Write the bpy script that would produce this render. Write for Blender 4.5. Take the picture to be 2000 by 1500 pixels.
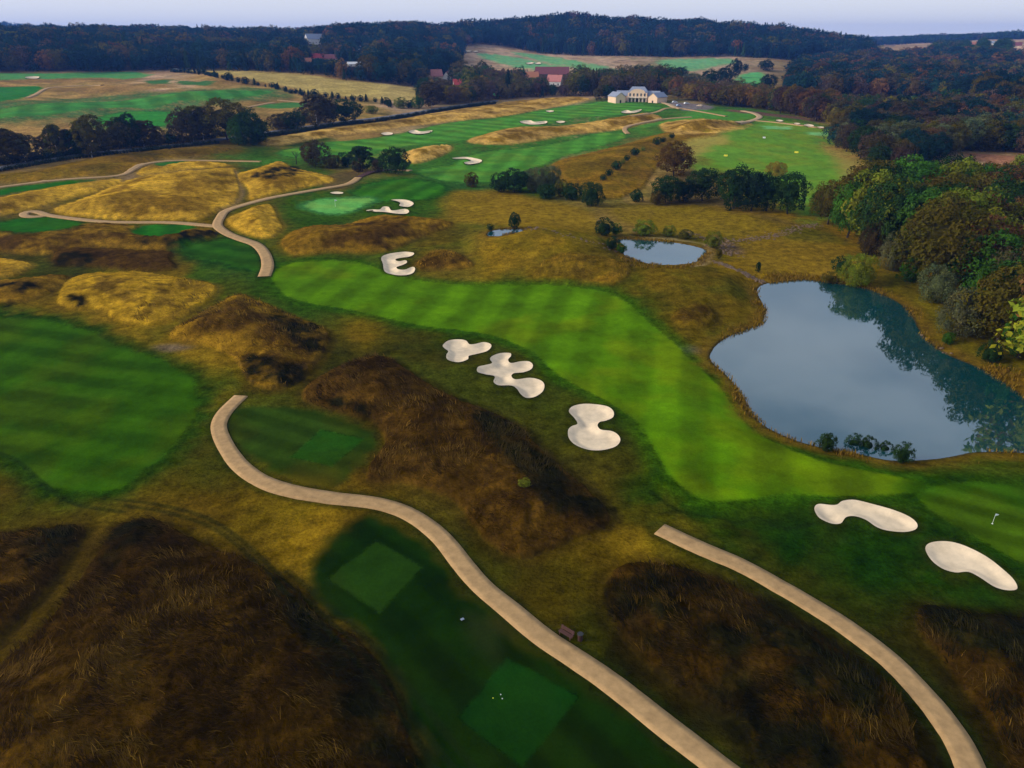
import bpy, bmesh, math, random
import numpy as np
from mathutils import Vector, Matrix, geometry as mgeo
random.seed(7); RNG = np.random.default_rng(7)
for o in list(bpy.data.objects): bpy.data.objects.remove(o)
SC = bpy.context.scene; COL = SC.collection
# ------------------------------------------------------------------ camera, sky, sun, exposure
H = 50.0; FPX = 1400.0; PITCH = math.atan((750-80)/FPX)
cam = bpy.data.cameras.new('camera'); camo = bpy.data.objects.new('camera', cam); COL.objects.link(camo)
cam.sensor_width = 36; cam.lens = 36*FPX/2000; cam.clip_start = .5; cam.clip_end = 40000
camo.location = (0, 0, H); camo.rotation_euler = (math.pi/2-PITCH, 0, 0); SC.camera = camo
SUN_AZ, SUN_EL = math.radians(-100), math.radians(24)
world = bpy.data.worlds.new('World'); SC.world = world; world.use_nodes = True
nt = world.node_tree; nt.nodes.clear()
N = nt.nodes.new; L = nt.links.new
out = N('ShaderNodeOutputWorld'); bg = N('ShaderNodeBackground'); bg.inputs['Strength'].default_value = .10
sky = N('ShaderNodeTexSky'); sky.sky_type = 'NISHITA'; sky.sun_disc = False
sky.sun_elevation = SUN_EL; sky.sun_rotation = SUN_AZ; sky.dust_density = 1.5; sky.altitude = 300
# thin high cloud: a veil over the whole sky, thicker towards the horizon, with soft streaks
tc = N('ShaderNodeTexCoord'); sep = N('ShaderNodeSeparateXYZ'); L(tc.outputs['Generated'], sep.inputs[0])
mp = N('ShaderNodeMapping'); mp.inputs['Scale'].default_value = (1.6, 1.6, 5.0); L(tc.outputs['Generated'], mp.inputs[0])
ns = N('ShaderNodeTexNoise'); ns.inputs['Scale'].default_value = 1.5; ns.inputs['Detail'].default_value = 4; L(mp.outputs[0], ns.inputs['Vector'])
rmp = N('ShaderNodeMapRange'); rmp.inputs['From Min'].default_value = .42; rmp.inputs['From Max'].default_value = .68
rmp.inputs['To Min'].default_value = .08; rmp.inputs['To Max'].default_value = .62; L(ns.outputs['Fac'], rmp.inputs['Value'])
hz = N('ShaderNodeMapRange'); hz.inputs['From Min'].default_value = 0; hz.inputs['From Max'].default_value = .35
hz.inputs['To Min'].default_value = .95; hz.inputs['To Max'].default_value = 0; L(sep.outputs['Z'], hz.inputs['Value'])
mx = N('ShaderNodeMath'); mx.operation = 'MAXIMUM'; L(rmp.outputs[0], mx.inputs[0]); L(hz.outputs[0], mx.inputs[1])
veil = N('ShaderNodeMix'); veil.data_type = 'RGBA'; L(mx.outputs[0], veil.inputs['Factor']); L(sky.outputs[0], veil.inputs[6])
veil.inputs[7].default_value = (4.35, 4.5, 5.0, 1)
# a few brighter drifts of the same thin cloud
mp2 = N('ShaderNodeMapping'); mp2.inputs['Scale'].default_value = (2.6, 2.6, 7.0); mp2.inputs['Location'].default_value = (.35, .1, .2); L(tc.outputs['Generated'], mp2.inputs[0])
n2 = N('ShaderNodeTexNoise'); n2.inputs['Scale'].default_value = 1.1; n2.inputs['Detail'].default_value = 5; n2.inputs['Roughness'].default_value = .55; L(mp2.outputs[0], n2.inputs['Vector'])
r2 = N('ShaderNodeMapRange'); r2.inputs['From Min'].default_value = .46; r2.inputs['From Max'].default_value = .66; r2.inputs['To Min'].default_value = 0; r2.inputs['To Max'].default_value = .6; L(n2.outputs['Fac'], r2.inputs['Value'])
el = N('ShaderNodeMapRange'); el.inputs['From Min'].default_value = .10; el.inputs['From Max'].default_value = .28; L(sep.outputs['Z'], el.inputs['Value'])
cm = N('ShaderNodeMath'); cm.operation = 'MULTIPLY'; L(r2.outputs[0], cm.inputs[0]); L(el.outputs[0], cm.inputs[1])
cl = N('ShaderNodeMix'); cl.data_type = 'RGBA'; L(cm.outputs[0], cl.inputs['Factor']); L(veil.outputs[2], cl.inputs[6]); cl.inputs[7].default_value = (4.6, 5.3, 6.2, 1)
L(cl.outputs[2], bg.inputs['Color']); L(bg.outputs[0], out.inputs['Surface'])
sl = bpy.data.lights.new('sun', 'SUN'); sl.energy = 1.5; sl.angle = math.radians(10); sl.color = (1, .93, .82)
so = bpy.data.objects.new('sun', sl); COL.objects.link(so)
sd = Vector((math.sin(SUN_AZ)*math.cos(SUN_EL), math.cos(SUN_AZ)*math.cos(SUN_EL), math.sin(SUN_EL)))
so.rotation_euler = sd.to_track_quat('Z', 'Y').to_euler(); so.location = (0, 0, 300)
SC.view_settings.view_transform = 'Standard'; SC.view_settings.look = 'None'
SC.view_settings.exposure = 0.98; SC.view_settings.gamma = 1; SC.view_settings.use_curve_mapping = False
HAZE_DENSITY = 0.000118

# ------------------------------------------------------------------ helpers
def tag(o, label=None, cat=None, group=None, kind=None):
    if label: o['label'] = label
    if cat: o['category'] = cat
    if group: o['group'] = group
    if kind: o['kind'] = kind
    return o
def empty(name, loc, rz=0):
    o = bpy.data.objects.new(name, None); COL.objects.link(o); o.location = loc; o.rotation_euler = (0, 0, rz); o.empty_display_size = .3
    return o
def link(name, me, parent=None, loc=None, rz=None, scale=None):
    o = bpy.data.objects.new(name, me); COL.objects.link(o); o.parent = parent
    if loc is not None: o.location = loc
    if rz is not None: o.rotation_euler = (0, 0, rz)
    if scale is not None: o.scale = scale
    return o
def np_mesh(name, V, F, mats=(), smooth=False, col=None, colname='col'):
    """V (n,3); F (m,3|4) array"""
    me = bpy.data.meshes.new(name); V = np.ascontiguousarray(V, np.float32); F = np.ascontiguousarray(F, np.int32)
    k = F.shape[1]; me.vertices.add(len(V)); me.vertices.foreach_set('co', V.ravel())
    me.loops.add(F.size); me.loops.foreach_set('vertex_index', F.ravel())
    me.polygons.add(len(F)); me.polygons.foreach_set('loop_start', np.arange(0, F.size, k, dtype=np.int32))
    if smooth: me.polygons.foreach_set('use_smooth', np.ones(len(F), bool))
    for m in mats: me.materials.append(m)
    me.update(calc_edges=True)
    if col is not None:
        a = me.attributes.new(colname, 'FLOAT_COLOR', 'POINT')
        a.data.foreach_set('color', np.c_[col, np.ones(len(col))].astype(np.float32).ravel())
    return me
class MB:
    def __init__(s): s.v = []; s.f = []
    def add(s, vs, fs):
        b = len(s.v); s.v += [tuple(v) for v in vs]; s.f += [tuple(i+b for i in f) for f in fs]; return s
    def box(s, x0, x1, y0, y1, z0, z1):
        return s.add([(x0,y0,z0),(x1,y0,z0),(x1,y1,z0),(x0,y1,z0),(x0,y0,z1),(x1,y0,z1),(x1,y1,z1),(x0,y1,z1)],
                     [(3,2,1,0),(4,5,6,7),(0,1,5,4),(1,2,6,5),(2,3,7,6),(3,0,4,7)])
    def tube(s, p, q, r0, r1=None, n=6):
        r1 = r0 if r1 is None else r1; p = Vector(p); q = Vector(q); d = (q-p).normalized()
        a = d.orthogonal().normalized(); b = d.cross(a); vs = []
        for c, r in ((p, r0), (q, r1)):
            for i in range(n):
                t = 2*math.pi*i/n; vs.append(c+a*r*math.cos(t)+b*r*math.sin(t))
        return s.add(vs, [(i, (i+1) % n, n+(i+1) % n, n+i) for i in range(n)]+[tuple(range(n))[::-1], tuple(range(n, 2*n))])
    def xf(s, M): s.v = [tuple(M @ Vector(v)) for v in s.v]; return s
    def mesh(s, name, mat, smooth=False, bevel=0):
        me = bpy.data.meshes.new(name); me.from_pydata(s.v, [], s.f)
        if bevel:
            bm = bmesh.new(); bm.from_mesh(me)
            bmesh.ops.bevel(bm, geom=bm.edges[:], offset=bevel, segments=1, affect='EDGES'); bm.to_mesh(me); bm.free()
        if mat: me.materials.append(mat)
        if smooth: me.polygons.foreach_set('use_smooth', [True]*len(me.polygons))
        me.update(); return me
    def build(s, name, mat, parent=None, **k): return link(name, s.mesh(name, mat, **k), parent)

def _hash(ix, iy, seed):
    h = (ix.astype(np.int64)*374761393 + iy.astype(np.int64)*668265263 + seed*974634777) & 0xffffffff
    h = ((h ^ (h >> 13))*1274126177) & 0xffffffff
    return ((h ^ (h >> 16)) & 0xffffff)/float(0xffffff)
def vnoise(x, y, seed=0):
    ix = np.floor(x); iy = np.floor(y); fx = x-ix; fy = y-iy
    u = fx*fx*fx*(fx*(fx*6-15)+10); v = fy*fy*fy*(fy*(fy*6-15)+10)
    a = _hash(ix, iy, seed); b = _hash(ix+1, iy, seed); c = _hash(ix, iy+1, seed); d = _hash(ix+1, iy+1, seed)
    return (a*(1-u)+b*u)*(1-v)+(c*(1-u)+d*u)*v
def fbm(x, y, octv=4, seed=0, gain=.5):
    s = 0; a = 1; t = 0
    for k in range(octv):
        c, n_ = math.cos(.7*k), math.sin(.7*k)
        s = s+a*vnoise((x*c-y*n_)*2**k+13.7*k, (x*n_+y*c)*2**k+7.1*k, seed+k); t += a; a *= gain
    return s/t            # 0..1
def sstep(a, b, x):
    t = np.clip((x-a)/(b-a), 0, 1); return t*t*(3-2*t)

# ------------------------------------------------------------------ materials
def mat(name, color, rough=.8, noise=0, nscale=4, bump=0, spec=.3, metal=0, color2=None):
    m = bpy.data.materials.new(name); m.use_nodes = True; t = m.node_tree; b = t.nodes['Principled BSDF']
    b.inputs['Base Color'].default_value = (*color, 1); b.inputs['Roughness'].default_value = rough
    b.inputs['Specular IOR Level'].default_value = spec; b.inputs['Metallic'].default_value = metal
    if noise or bump or color2:
        co = t.nodes.new('ShaderNodeTexCoord'); n = t.nodes.new('ShaderNodeTexNoise'); n.inputs['Scale'].default_value = nscale
        n.inputs['Detail'].default_value = 6; n.inputs['Roughness'].default_value = .65; t.links.new(co.outputs['Object'], n.inputs['Vector'])
        r = t.nodes.new('ShaderNodeMapRange'); r.inputs['From Min'].default_value = .3; r.inputs['From Max'].default_value = .7; t.links.new(n.outputs['Fac'], r.inputs['Value'])
        x = t.nodes.new('ShaderNodeMix'); x.data_type = 'RGBA'; t.links.new(r.outputs[0], x.inputs['Factor'])
        c2 = color2 or tuple(c*(1+noise) for c in color)
        x.inputs[6].default_value = (*[c*(1-noise) for c in color], 1); x.inputs[7].default_value = (*c2, 1)
        t.links.new(x.outputs[2], b.inputs['Base Color'])
        if bump:
            bp = t.nodes.new('ShaderNodeBump'); bp.inputs['Strength'].default_value = bump; bp.inputs['Distance'].default_value = .1
            t.links.new(n.outputs['Fac'], bp.inputs['Height']); t.links.new(bp.outputs[0], b.inputs['Normal'])
    return m
def ground_mat(name, n1, n2, amt, bump):
    """vertex ground cover colour, broken up by two scales of world space noise"""
    m = bpy.data.materials.new(name); m.use_nodes = True; t = m.node_tree; b = t.nodes['Principled BSDF']
    b.inputs['Roughness'].default_value = 1; b.inputs['Specular IOR Level'].default_value = 0
    at = t.nodes.new('ShaderNodeAttribute'); at.attribute_name = 'col'; co = t.nodes.new('ShaderNodeTexCoord')
    prev = None
    for sc, k in ((n1, 1.0), (n2, .8)):
        n = t.nodes.new('ShaderNodeTexNoise'); n.inputs['Scale'].default_value = sc; n.inputs['Detail'].default_value = 5
        n.inputs['Roughness'].default_value = .7; t.links.new(co.outputs['Object'], n.inputs['Vector'])
        r = t.nodes.new('ShaderNodeMapRange'); r.inputs['From Min'].default_value = .3; r.inputs['From Max'].default_value = .7
        r.inputs['To Min'].default_value = 1-amt*k; r.inputs['To Max'].default_value = 1+amt*k; t.links.new(n.outputs['Fac'], r.inputs['Value'])
        if prev is None: prev = (r.outputs[0], n)
        else:
            mu = t.nodes.new('ShaderNodeMath'); mu.operation = 'MULTIPLY'; t.links.new(prev[0], mu.inputs[0]); t.links.new(r.outputs[0], mu.inputs[1])
            f = mu.outputs[0]; fine = n
    vm = t.nodes.new('ShaderNodeVectorMath'); vm.operation = 'SCALE'; t.links.new(at.outputs['Color'], vm.inputs[0]); t.links.new(f, vm.inputs['Scale'])
    t.links.new(vm.outputs[0], b.inputs['Base Color'])
    bp = t.nodes.new('ShaderNodeBump'); bp.inputs['Strength'].default_value = bump; bp.inputs['Distance'].default_value = .25
    t.links.new(fine.outputs['Fac'], bp.inputs['Height']); t.links.new(bp.outputs[0], b.inputs['Normal'])
    return m
def leaf_mat(name, instancer):
    m = bpy.data.materials.new(name); m.use_nodes = True; t = m.node_tree; b = t.nodes['Principled BSDF']
    b.inputs['Roughness'].default_value = .85; b.inputs['Specular IOR Level'].default_value = .04
    if instancer:
        a = t.nodes.new('ShaderNodeAttribute'); a.attribute_type = 'INSTANCER'; a.attribute_name = 'tint'; csrc = a.outputs['Color']
    else:
        a = t.nodes.new('ShaderNodeObjectInfo'); csrc = a.outputs['Color']
    v = t.nodes.new('ShaderNodeAttribute'); v.attribute_name = 'col'
    mu = t.nodes.new('ShaderNodeMix'); mu.data_type = 'RGBA'; mu.blend_type = 'MULTIPLY'; mu.inputs['Factor'].default_value = 1
    t.links.new(csrc, mu.inputs[6]); t.links.new(v.outputs['Color'], mu.inputs[7])
    t.links.new(mu.outputs[2], b.inputs['Base Color'])
    tr = t.nodes.new('ShaderNodeBsdfTranslucent'); t.links.new(mu.outputs[2], tr.inputs['Color'])
    ms = t.nodes.new('ShaderNodeMixShader'); ms.inputs[0].default_value = .22
    t.links.new(b.outputs[0], ms.inputs[1]); t.links.new(tr.outputs[0], ms.inputs[2])
    t.links.new(ms.outputs[0], t.nodes['Material Output'].inputs['Surface'])
    return m
def blade_mat(name):
    m = bpy.data.materials.new(name); m.use_nodes = True; t = m.node_tree; b = t.nodes['Principled BSDF']
    b.inputs['Roughness'].default_value = .9; b.inputs['Specular IOR Level'].default_value = .03
    v = t.nodes.new('ShaderNodeAttribute'); v.attribute_name = 'col'; t.links.new(v.outputs['Color'], b.inputs['Base Color'])
    return m
M_ROUGH = ground_mat('rough_grass', .5, 2.4, .5, 1.0)
M_TURF = ground_mat('mown_turf', .5, 3.5, .17, .3)
M_SAND = mat('bunker_sand', (.74, .57, .37), .95, noise=.16, nscale=.55, bump=.3, spec=.1)
M_PATH = mat('gravel_path', (.42, .255, .11), .95, noise=.22, nscale=1.1, bump=.3, spec=.1)
M_TRACK = mat('paved_track', (.45, .30, .16), .95, noise=.1, nscale=.6, spec=.1)
M_ROAD = mat('asphalt_road', (.12, .115, .12), .9, noise=.12, nscale=.5)
M_STONE = mat('stone', (.15, .095, .055), .9, noise=.35, nscale=1.5, bump=.4)
M_LEAF = leaf_mat('leaf', False); M_FOREST = leaf_mat('forest_leaf', True)
M_BARK = mat('bark', (.045, .034, .025), .95, noise=.3, nscale=3, bump=.5, spec=.1)
M_BIRCH = mat('birch_bark', (.42, .39, .36), .8, noise=.35, nscale=3)
M_BLADE = blade_mat('grass_blade')
# ------------------------------------------------------------------ terrain heights on a polar grid centred under the viewpoint
def px_theta(px): return math.atan((px-1000)/FPX*math.cos(PITCH))
TBL_PX = [-900, 0, 300, 600, 750, 900, 1050, 1200, 1500, 1700, 1850, 2000, 2900]
TBL_R = [0, 300, 450, 640, 880, 1100, 1400, 1700, 2000, 2600, 4200, 5600]
TBL_Z = np.array([
 [0,0,4,10,20,40,48,45,40,20,118,100],
 [0,0,4,10,20,40,48,45,40,20,118,100],
 [0,0,3,10,20,30,47,51,45,20,60,60],
 [0,0,2,10,23,29,46,49,44,20,30,30],
 [0,0,1,7,20,30,58,60,50,30,30,30],
 [0,0,1,6,12,20,42,64,60,40,30,30],
 [0,0,1,6,11,18,32,75,70,45,30,30],
 [0,0,1,6,10,16,31,71,68,45,30,30],
 [0,0,1,5,8,14,28,56,56,40,30,30],
 [0,0,1,3,4,6,12,30,26,30,44,40],
 [0,0,1,3,4,6,12,22,28,46,50,50],
 [0,0,1,3,4,6,14,32,40,53,60,60],
 [0,0,1,3,5,8,16,30,42,55,60,60]], float)
TBL_T = np.array([px_theta(p) for p in TBL_PX])
def _cr(p0, p1, p2, p3, t):
    return p1+.5*t*((p2-p0)+t*((2*p0-5*p1+4*p2-p3)+t*(3*(p1-p2)+p3-p0)))
def base_z(th, r):
    u = np.interp(r, TBL_R, range(len(TBL_R))); v = np.interp(th, TBL_T, range(len(TBL_T)))
    i = np.clip(u.astype(int), 0, len(TBL_R)-2); j = np.clip(v.astype(int), 0, len(TBL_T)-2); fu = u-i; fv = v-j; rows = []
    for dj in (-1, 0, 1, 2):
        jj = np.clip(j+dj, 0, len(TBL_T)-1)
        rows.append(_cr(*[TBL_Z[jj, np.clip(i+di, 0, len(TBL_R)-1)] for di in (-1, 0, 1, 2)], fu))
    return _cr(*rows, fv)
TH_F = np.radians(np.arange(-53, 53.01, .115)); TH_C = np.radians(np.arange(57, 304, 4.0))
THS = np.concatenate([TH_F, TH_C]); NT = len(THS)
RS = [1.2, 5, 10, 15, 20, 25]
while RS[-1] < 5500:
    r = RS[-1]
    if r < 30: d = 1.0
    elif r < 1000: d = min((r*r+H*H)/(H*700)*1.35, 3.6)
    elif r < 2600: d = 12
    else: d = r*.08
    RS.append(r+d)
RS = np.array(RS); NR = len(RS)
TT, RR = np.meshgrid(THS, RS, indexing='ij')           # (NT, NR)
TW = np.where(TT > math.pi, TT-2*math.pi, TT)
GX = RR*np.sin(TT); GY = RR*np.cos(TT)
Z = base_z(TW, RR)
Z += (fbm(GX/75, GY/75, 3, 3)-.5)*2.2*sstep(0, 60, RR)
Z += (fbm(GX/130, GY/130, 4, 9)-.5)*8*sstep(380, 700, RR)
def zat(x, y, G=None):
    G = Z if G is None else G
    x = np.asarray(x, float); y = np.asarray(y, float); th = np.arctan2(x, y); th = np.where(th < THS[0], th+2*math.pi, th); r = np.hypot(x, y)
    i = np.clip(np.searchsorted(THS, th)-1, 0, NT-1); i2 = (i+1) % NT; tn = np.where(i == NT-1, THS[0]+2*math.pi, THS[i2])
    a = (th-THS[i])/(tn-THS[i]); j = np.clip(np.searchsorted(RS, r)-1, 0, NR-2); b = np.clip((r-RS[j])/(RS[j+1]-RS[j]), 0, 1)
    return (G[i, j]*(1-b)+G[i, j+1]*b)*(1-a)+(G[i2, j]*(1-b)+G[i2, j+1]*b)*a
SP, CP = math.sin(PITCH), math.cos(PITCH)
def unproj(P, zplane=None):
    """photo pixel (2000 x 1500) -> world xy on the terrain (or on a level plane)"""
    P = np.asarray(P, float).reshape(-1, 2); a = (P[:, 0]-1000)/FPX; b = (750-P[:, 1])/FPX
    dx, dy, dz = a, CP+b*SP, -SP+b*CP; h = np.hypot(dx, dy); ux, uy, s = dx/h, dy/h, dz/h
    if zplane is not None:
        r = (zplane-H)/np.minimum(s, -1e-3); return np.c_[ux*r, uy*r]
    th = np.arctan2(ux, uy); i = np.clip(np.searchsorted(THS, th)-1, 0, NT-2); w = ((th-THS[i])/(THS[i+1]-THS[i]))[:, None]
    prof = Z[i]*(1-w)+Z[i+1]*w; ray = H+s[:, None]*RS[None, :]; hit = prof >= ray; hit[:, :3] = False
    k = np.where(hit.any(1), hit.argmax(1), NR-1); k = np.clip(k, 1, NR-1); q = np.arange(len(P))
    d0 = ray[q, k-1]-prof[q, k-1]; d1 = ray[q, k]-prof[q, k]; f = np.clip(d0/np.where(abs(d0-d1) < 1e-9, 1e-9, d0-d1), 0, 1)
    r = np.minimum(RS[k-1]+f*(RS[k]-RS[k-1]), 6000); return np.c_[ux*r, uy*r]
def pts(s): return np.array([[float(c) for c in p.split(',')] for p in s.split()])
def smooth_closed(P, n=4):
    o = []; m = len(P); t = np.arange(n)[:, None]/n
    for i in range(m): o.append(_cr(P[i-1], P[i], P[(i+1) % m], P[(i+2) % m], t))
    return np.concatenate(o)
def smooth_open(P, n=6):
    o = []; m = len(P); t = np.arange(n)[:, None]/n
    for i in range(m-1): o.append(_cr(P[max(i-1, 0)], P[i], P[i+1], P[min(i+2, m-1)], t))
    return np.concatenate(o+[P[-1:]])
def sdist(poly, x, y):
    """signed distance, positive inside"""
    d2 = np.full(x.shape, 1e18); ins = np.zeros(x.shape, bool)
    for (ax, ay), (bx, by) in zip(poly, np.roll(poly, -1, 0)):
        ex, ey = bx-ax, by-ay; l2 = ex*ex+ey*ey+1e-12
        t = np.clip(((x-ax)*ex+(y-ay)*ey)/l2, 0, 1); d2 = np.minimum(d2, (x-ax-t*ex)**2+(y-ay-t*ey)**2)
        if abs(ey) > 1e-12:
            c = (ay > y) != (by > y); ins ^= c & (x < (y-ay)*ex/ey+ax)
    return np.where(ins, 1, -1)*np.sqrt(d2)
def near(poly, margin):
    lo = poly.min(0)-margin; hi = poly.max(0)+margin
    return np.nonzero((GX > lo[0]) & (GX < hi[0]) & (GY > lo[1]) & (GY < hi[1]))

# ---- outlines read off the photograph (pixels); every one is laid on the terrain as a real area in metres
# rough patches: outline, mound height, mound width, grass colour, second colour, share of the second
GOLD = (.50, .275, .020); TAN = (.50, .285, .060); BRN = (.20, .105, .006); OLV = (.14, .085, .004)
HEA = (.034, .0165, .0015); HEB = (.064, .031, .003); HEA_SHADE = (.010, .009, .002)  # near heather darkened for the vignette; darkest tone paints mound shade
ROUGH = [
 ("108,408 175,385 245,355 315,341 448,329 457,336 467,367 458,395 420,413 385,430 350,430 245,430 175,425 122,418", 3.0, 16, GOLD, BRN, .5),
 ("464,343 497,332 546,317 574,329 654,350 595,367 525,383 490,390 485,371", 2.6, 12, GOLD, BRN, .5),
 ("270,343 280,329 315,324 374,317 420,318 448,324 385,329 315,338", 1.2, 8, GOLD, BRN, .45),
 ("-60,400 0,388 70,373 175,357 241,352 196,371 133,388 70,406 0,420 -60,430", 2.2, 12, GOLD, BRN, .4),
 ("-60,352 0,343 70,334 175,311 280,297 385,289 448,290 402,304 297,313 250,335 150,345 60,355", 2.0, 12, BRN, OLV, .5),
 ("446,427 490,409 528,401 542,427 551,444 525,465 483,458 451,441", 2.4, 9, GOLD, BRN, .5),
 ("549,479 563,458 605,444 675,440 738,423 815,426 885,437 832,458 773,486 727,495 640,493 577,500", 3.2, 10, BRN, HEB, .6),
 ("-60,452 0,451 84,455 161,437 266,443 252,455 297,464 371,451 413,451 416,465 378,483 332,490 175,483 87,497 0,492 -60,490", 2.4, 8, BRN, HEB, .6),
 ("101,504 122,490 192,486 280,490 336,493 332,507 343,521 315,528 262,528 175,521 112,518", .8, 6, HEB, HEA, .5),
 ("-60,500 0,506 52,514 60,521 28,537 0,542 -60,550", 1.0, 5, GOLD, BRN, .45),
 ("-60,550 0,549 105,539 133,544 105,567 52,588 0,591 -60,592", 1.4, 6, BRN, HEB, .45),
 ("112,588 140,545 245,532 315,539 402,553 425,563 413,581 367,616 315,632 262,635 227,626 196,605 147,605 115,595", 1.6, 9, (.36, .20, .010), (.12, .066, .006), .55),
 ("331,656 350,637 413,602 469,577 507,590 560,614 626,640 644,658 630,693 595,735 546,761 500,756 479,735 451,696 395,675 343,665", 3.2, 9, BRN, HEB, .55),
 ("591,779 602,752 655,722 719,700 760,702 812,734 887,779 955,805 1019,842 1075,895 1150,959 1191,1007 1180,1030 1120,1056 1037,1088 1000,1090 959,1067 917,1019 880,977 812,951 730,940 715,929 737,887 752,865 730,827 681,812 617,794", 2.6, 8, HEB, HEA, .55),
 ("310,1019 234,1028 202,1064 130,1169 90,1219 0,1305 -200,1450 -250,1800 870,1800 850,1560 812,1462 790,1387 760,1320 700,1245 666,1234 612,1194 576,1144 468,1090 360,1046", 2.6, 9, HEA, HEB, .35),
 ("0,1046 72,1037 144,1030 169,1037 158,1054 126,1100 90,1151 36,1208 0,1244 -150,1360 -150,1050", 1.4, 6, HEB, HEA, .5),
 ("1192,1120 1235,1103 1311,1105 1388,1128 1473,1167 1558,1213 1639,1269 1715,1332 1766,1388 1792,1456 1800,1560 1560,1600 1490,1510 1447,1417 1384,1388 1299,1332 1235,1273 1192,1213 1180,1162", 2.0, 7, HEA, HEA_SHADE, .45),
 ("1787,1213 1800,1188 1872,1201 2010,1213 2200,1280 2200,1700 2030,1650 1949,1443 1872,1332 1809,1260", 1.8, 7, HEA, HEA_SHADE, .5),
 # farther straw coloured rough
 ("915,278 940,262 1010,250 1100,247 1180,235 1260,222 1290,235 1200,255 1100,265 1050,275 983,283", 3.0, 16, TAN, BRN, .5),
 ("790,300 830,288 880,285 870,300 820,318 795,315", 2.4, 10, TAN, BRN, .5),
 ("510,275 600,258 700,245 860,220 990,200 1110,190 1150,195 1070,212 1000,225 880,238 760,252 640,268 540,285", 2.5, 18, TAN, BRN, .4),
 ("1080,345 1080,320 1150,300 1230,280 1290,262 1380,245 1440,245 1400,265 1340,280 1280,330 1250,370 1180,390 1110,360", 3.0, 18, BRN, OLV, .45),
 ("1290,240 1340,232 1400,235 1470,242 1440,256 1380,262 1310,262", 3.0, 14, TAN, BRN, .5),
 ("810,520 840,495 880,492 925,518 890,526 830,528", 1.8, 6, BRN, HEB, .7),
 ("1040,540 1085,500 1150,500 1230,520 1200,555 1100,556", 1.0, 8, OLV, BRN, .5),
 ("1310,620 1345,598 1385,600 1398,625 1370,640 1330,638", 1.2, 5, OLV, HEB, .6),
]
ROUGH = [dict(px=smooth_closed(pts(a), 4), h=b*.68, w=c, c1=d, c2=e, k=f) for a, b, c, d, e, f in ROUGH]
# shaded sides of the mounds, painted as dark patches in the rough
MOUND_SHADE = [
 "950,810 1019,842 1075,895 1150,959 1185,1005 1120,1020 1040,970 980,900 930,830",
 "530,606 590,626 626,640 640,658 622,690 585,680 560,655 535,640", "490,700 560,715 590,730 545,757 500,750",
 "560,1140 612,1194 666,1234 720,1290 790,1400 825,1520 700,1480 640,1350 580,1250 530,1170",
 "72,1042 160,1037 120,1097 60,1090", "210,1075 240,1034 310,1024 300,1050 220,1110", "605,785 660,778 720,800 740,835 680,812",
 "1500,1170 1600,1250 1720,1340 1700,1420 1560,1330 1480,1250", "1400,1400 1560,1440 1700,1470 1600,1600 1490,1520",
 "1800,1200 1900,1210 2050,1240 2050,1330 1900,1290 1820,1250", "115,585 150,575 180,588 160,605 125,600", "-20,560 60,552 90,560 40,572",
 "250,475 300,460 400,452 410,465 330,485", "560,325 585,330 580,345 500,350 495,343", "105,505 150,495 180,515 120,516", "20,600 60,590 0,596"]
MOUND_SHADE = [smooth_closed(pts(s), 4) for s in MOUND_SHADE]
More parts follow.
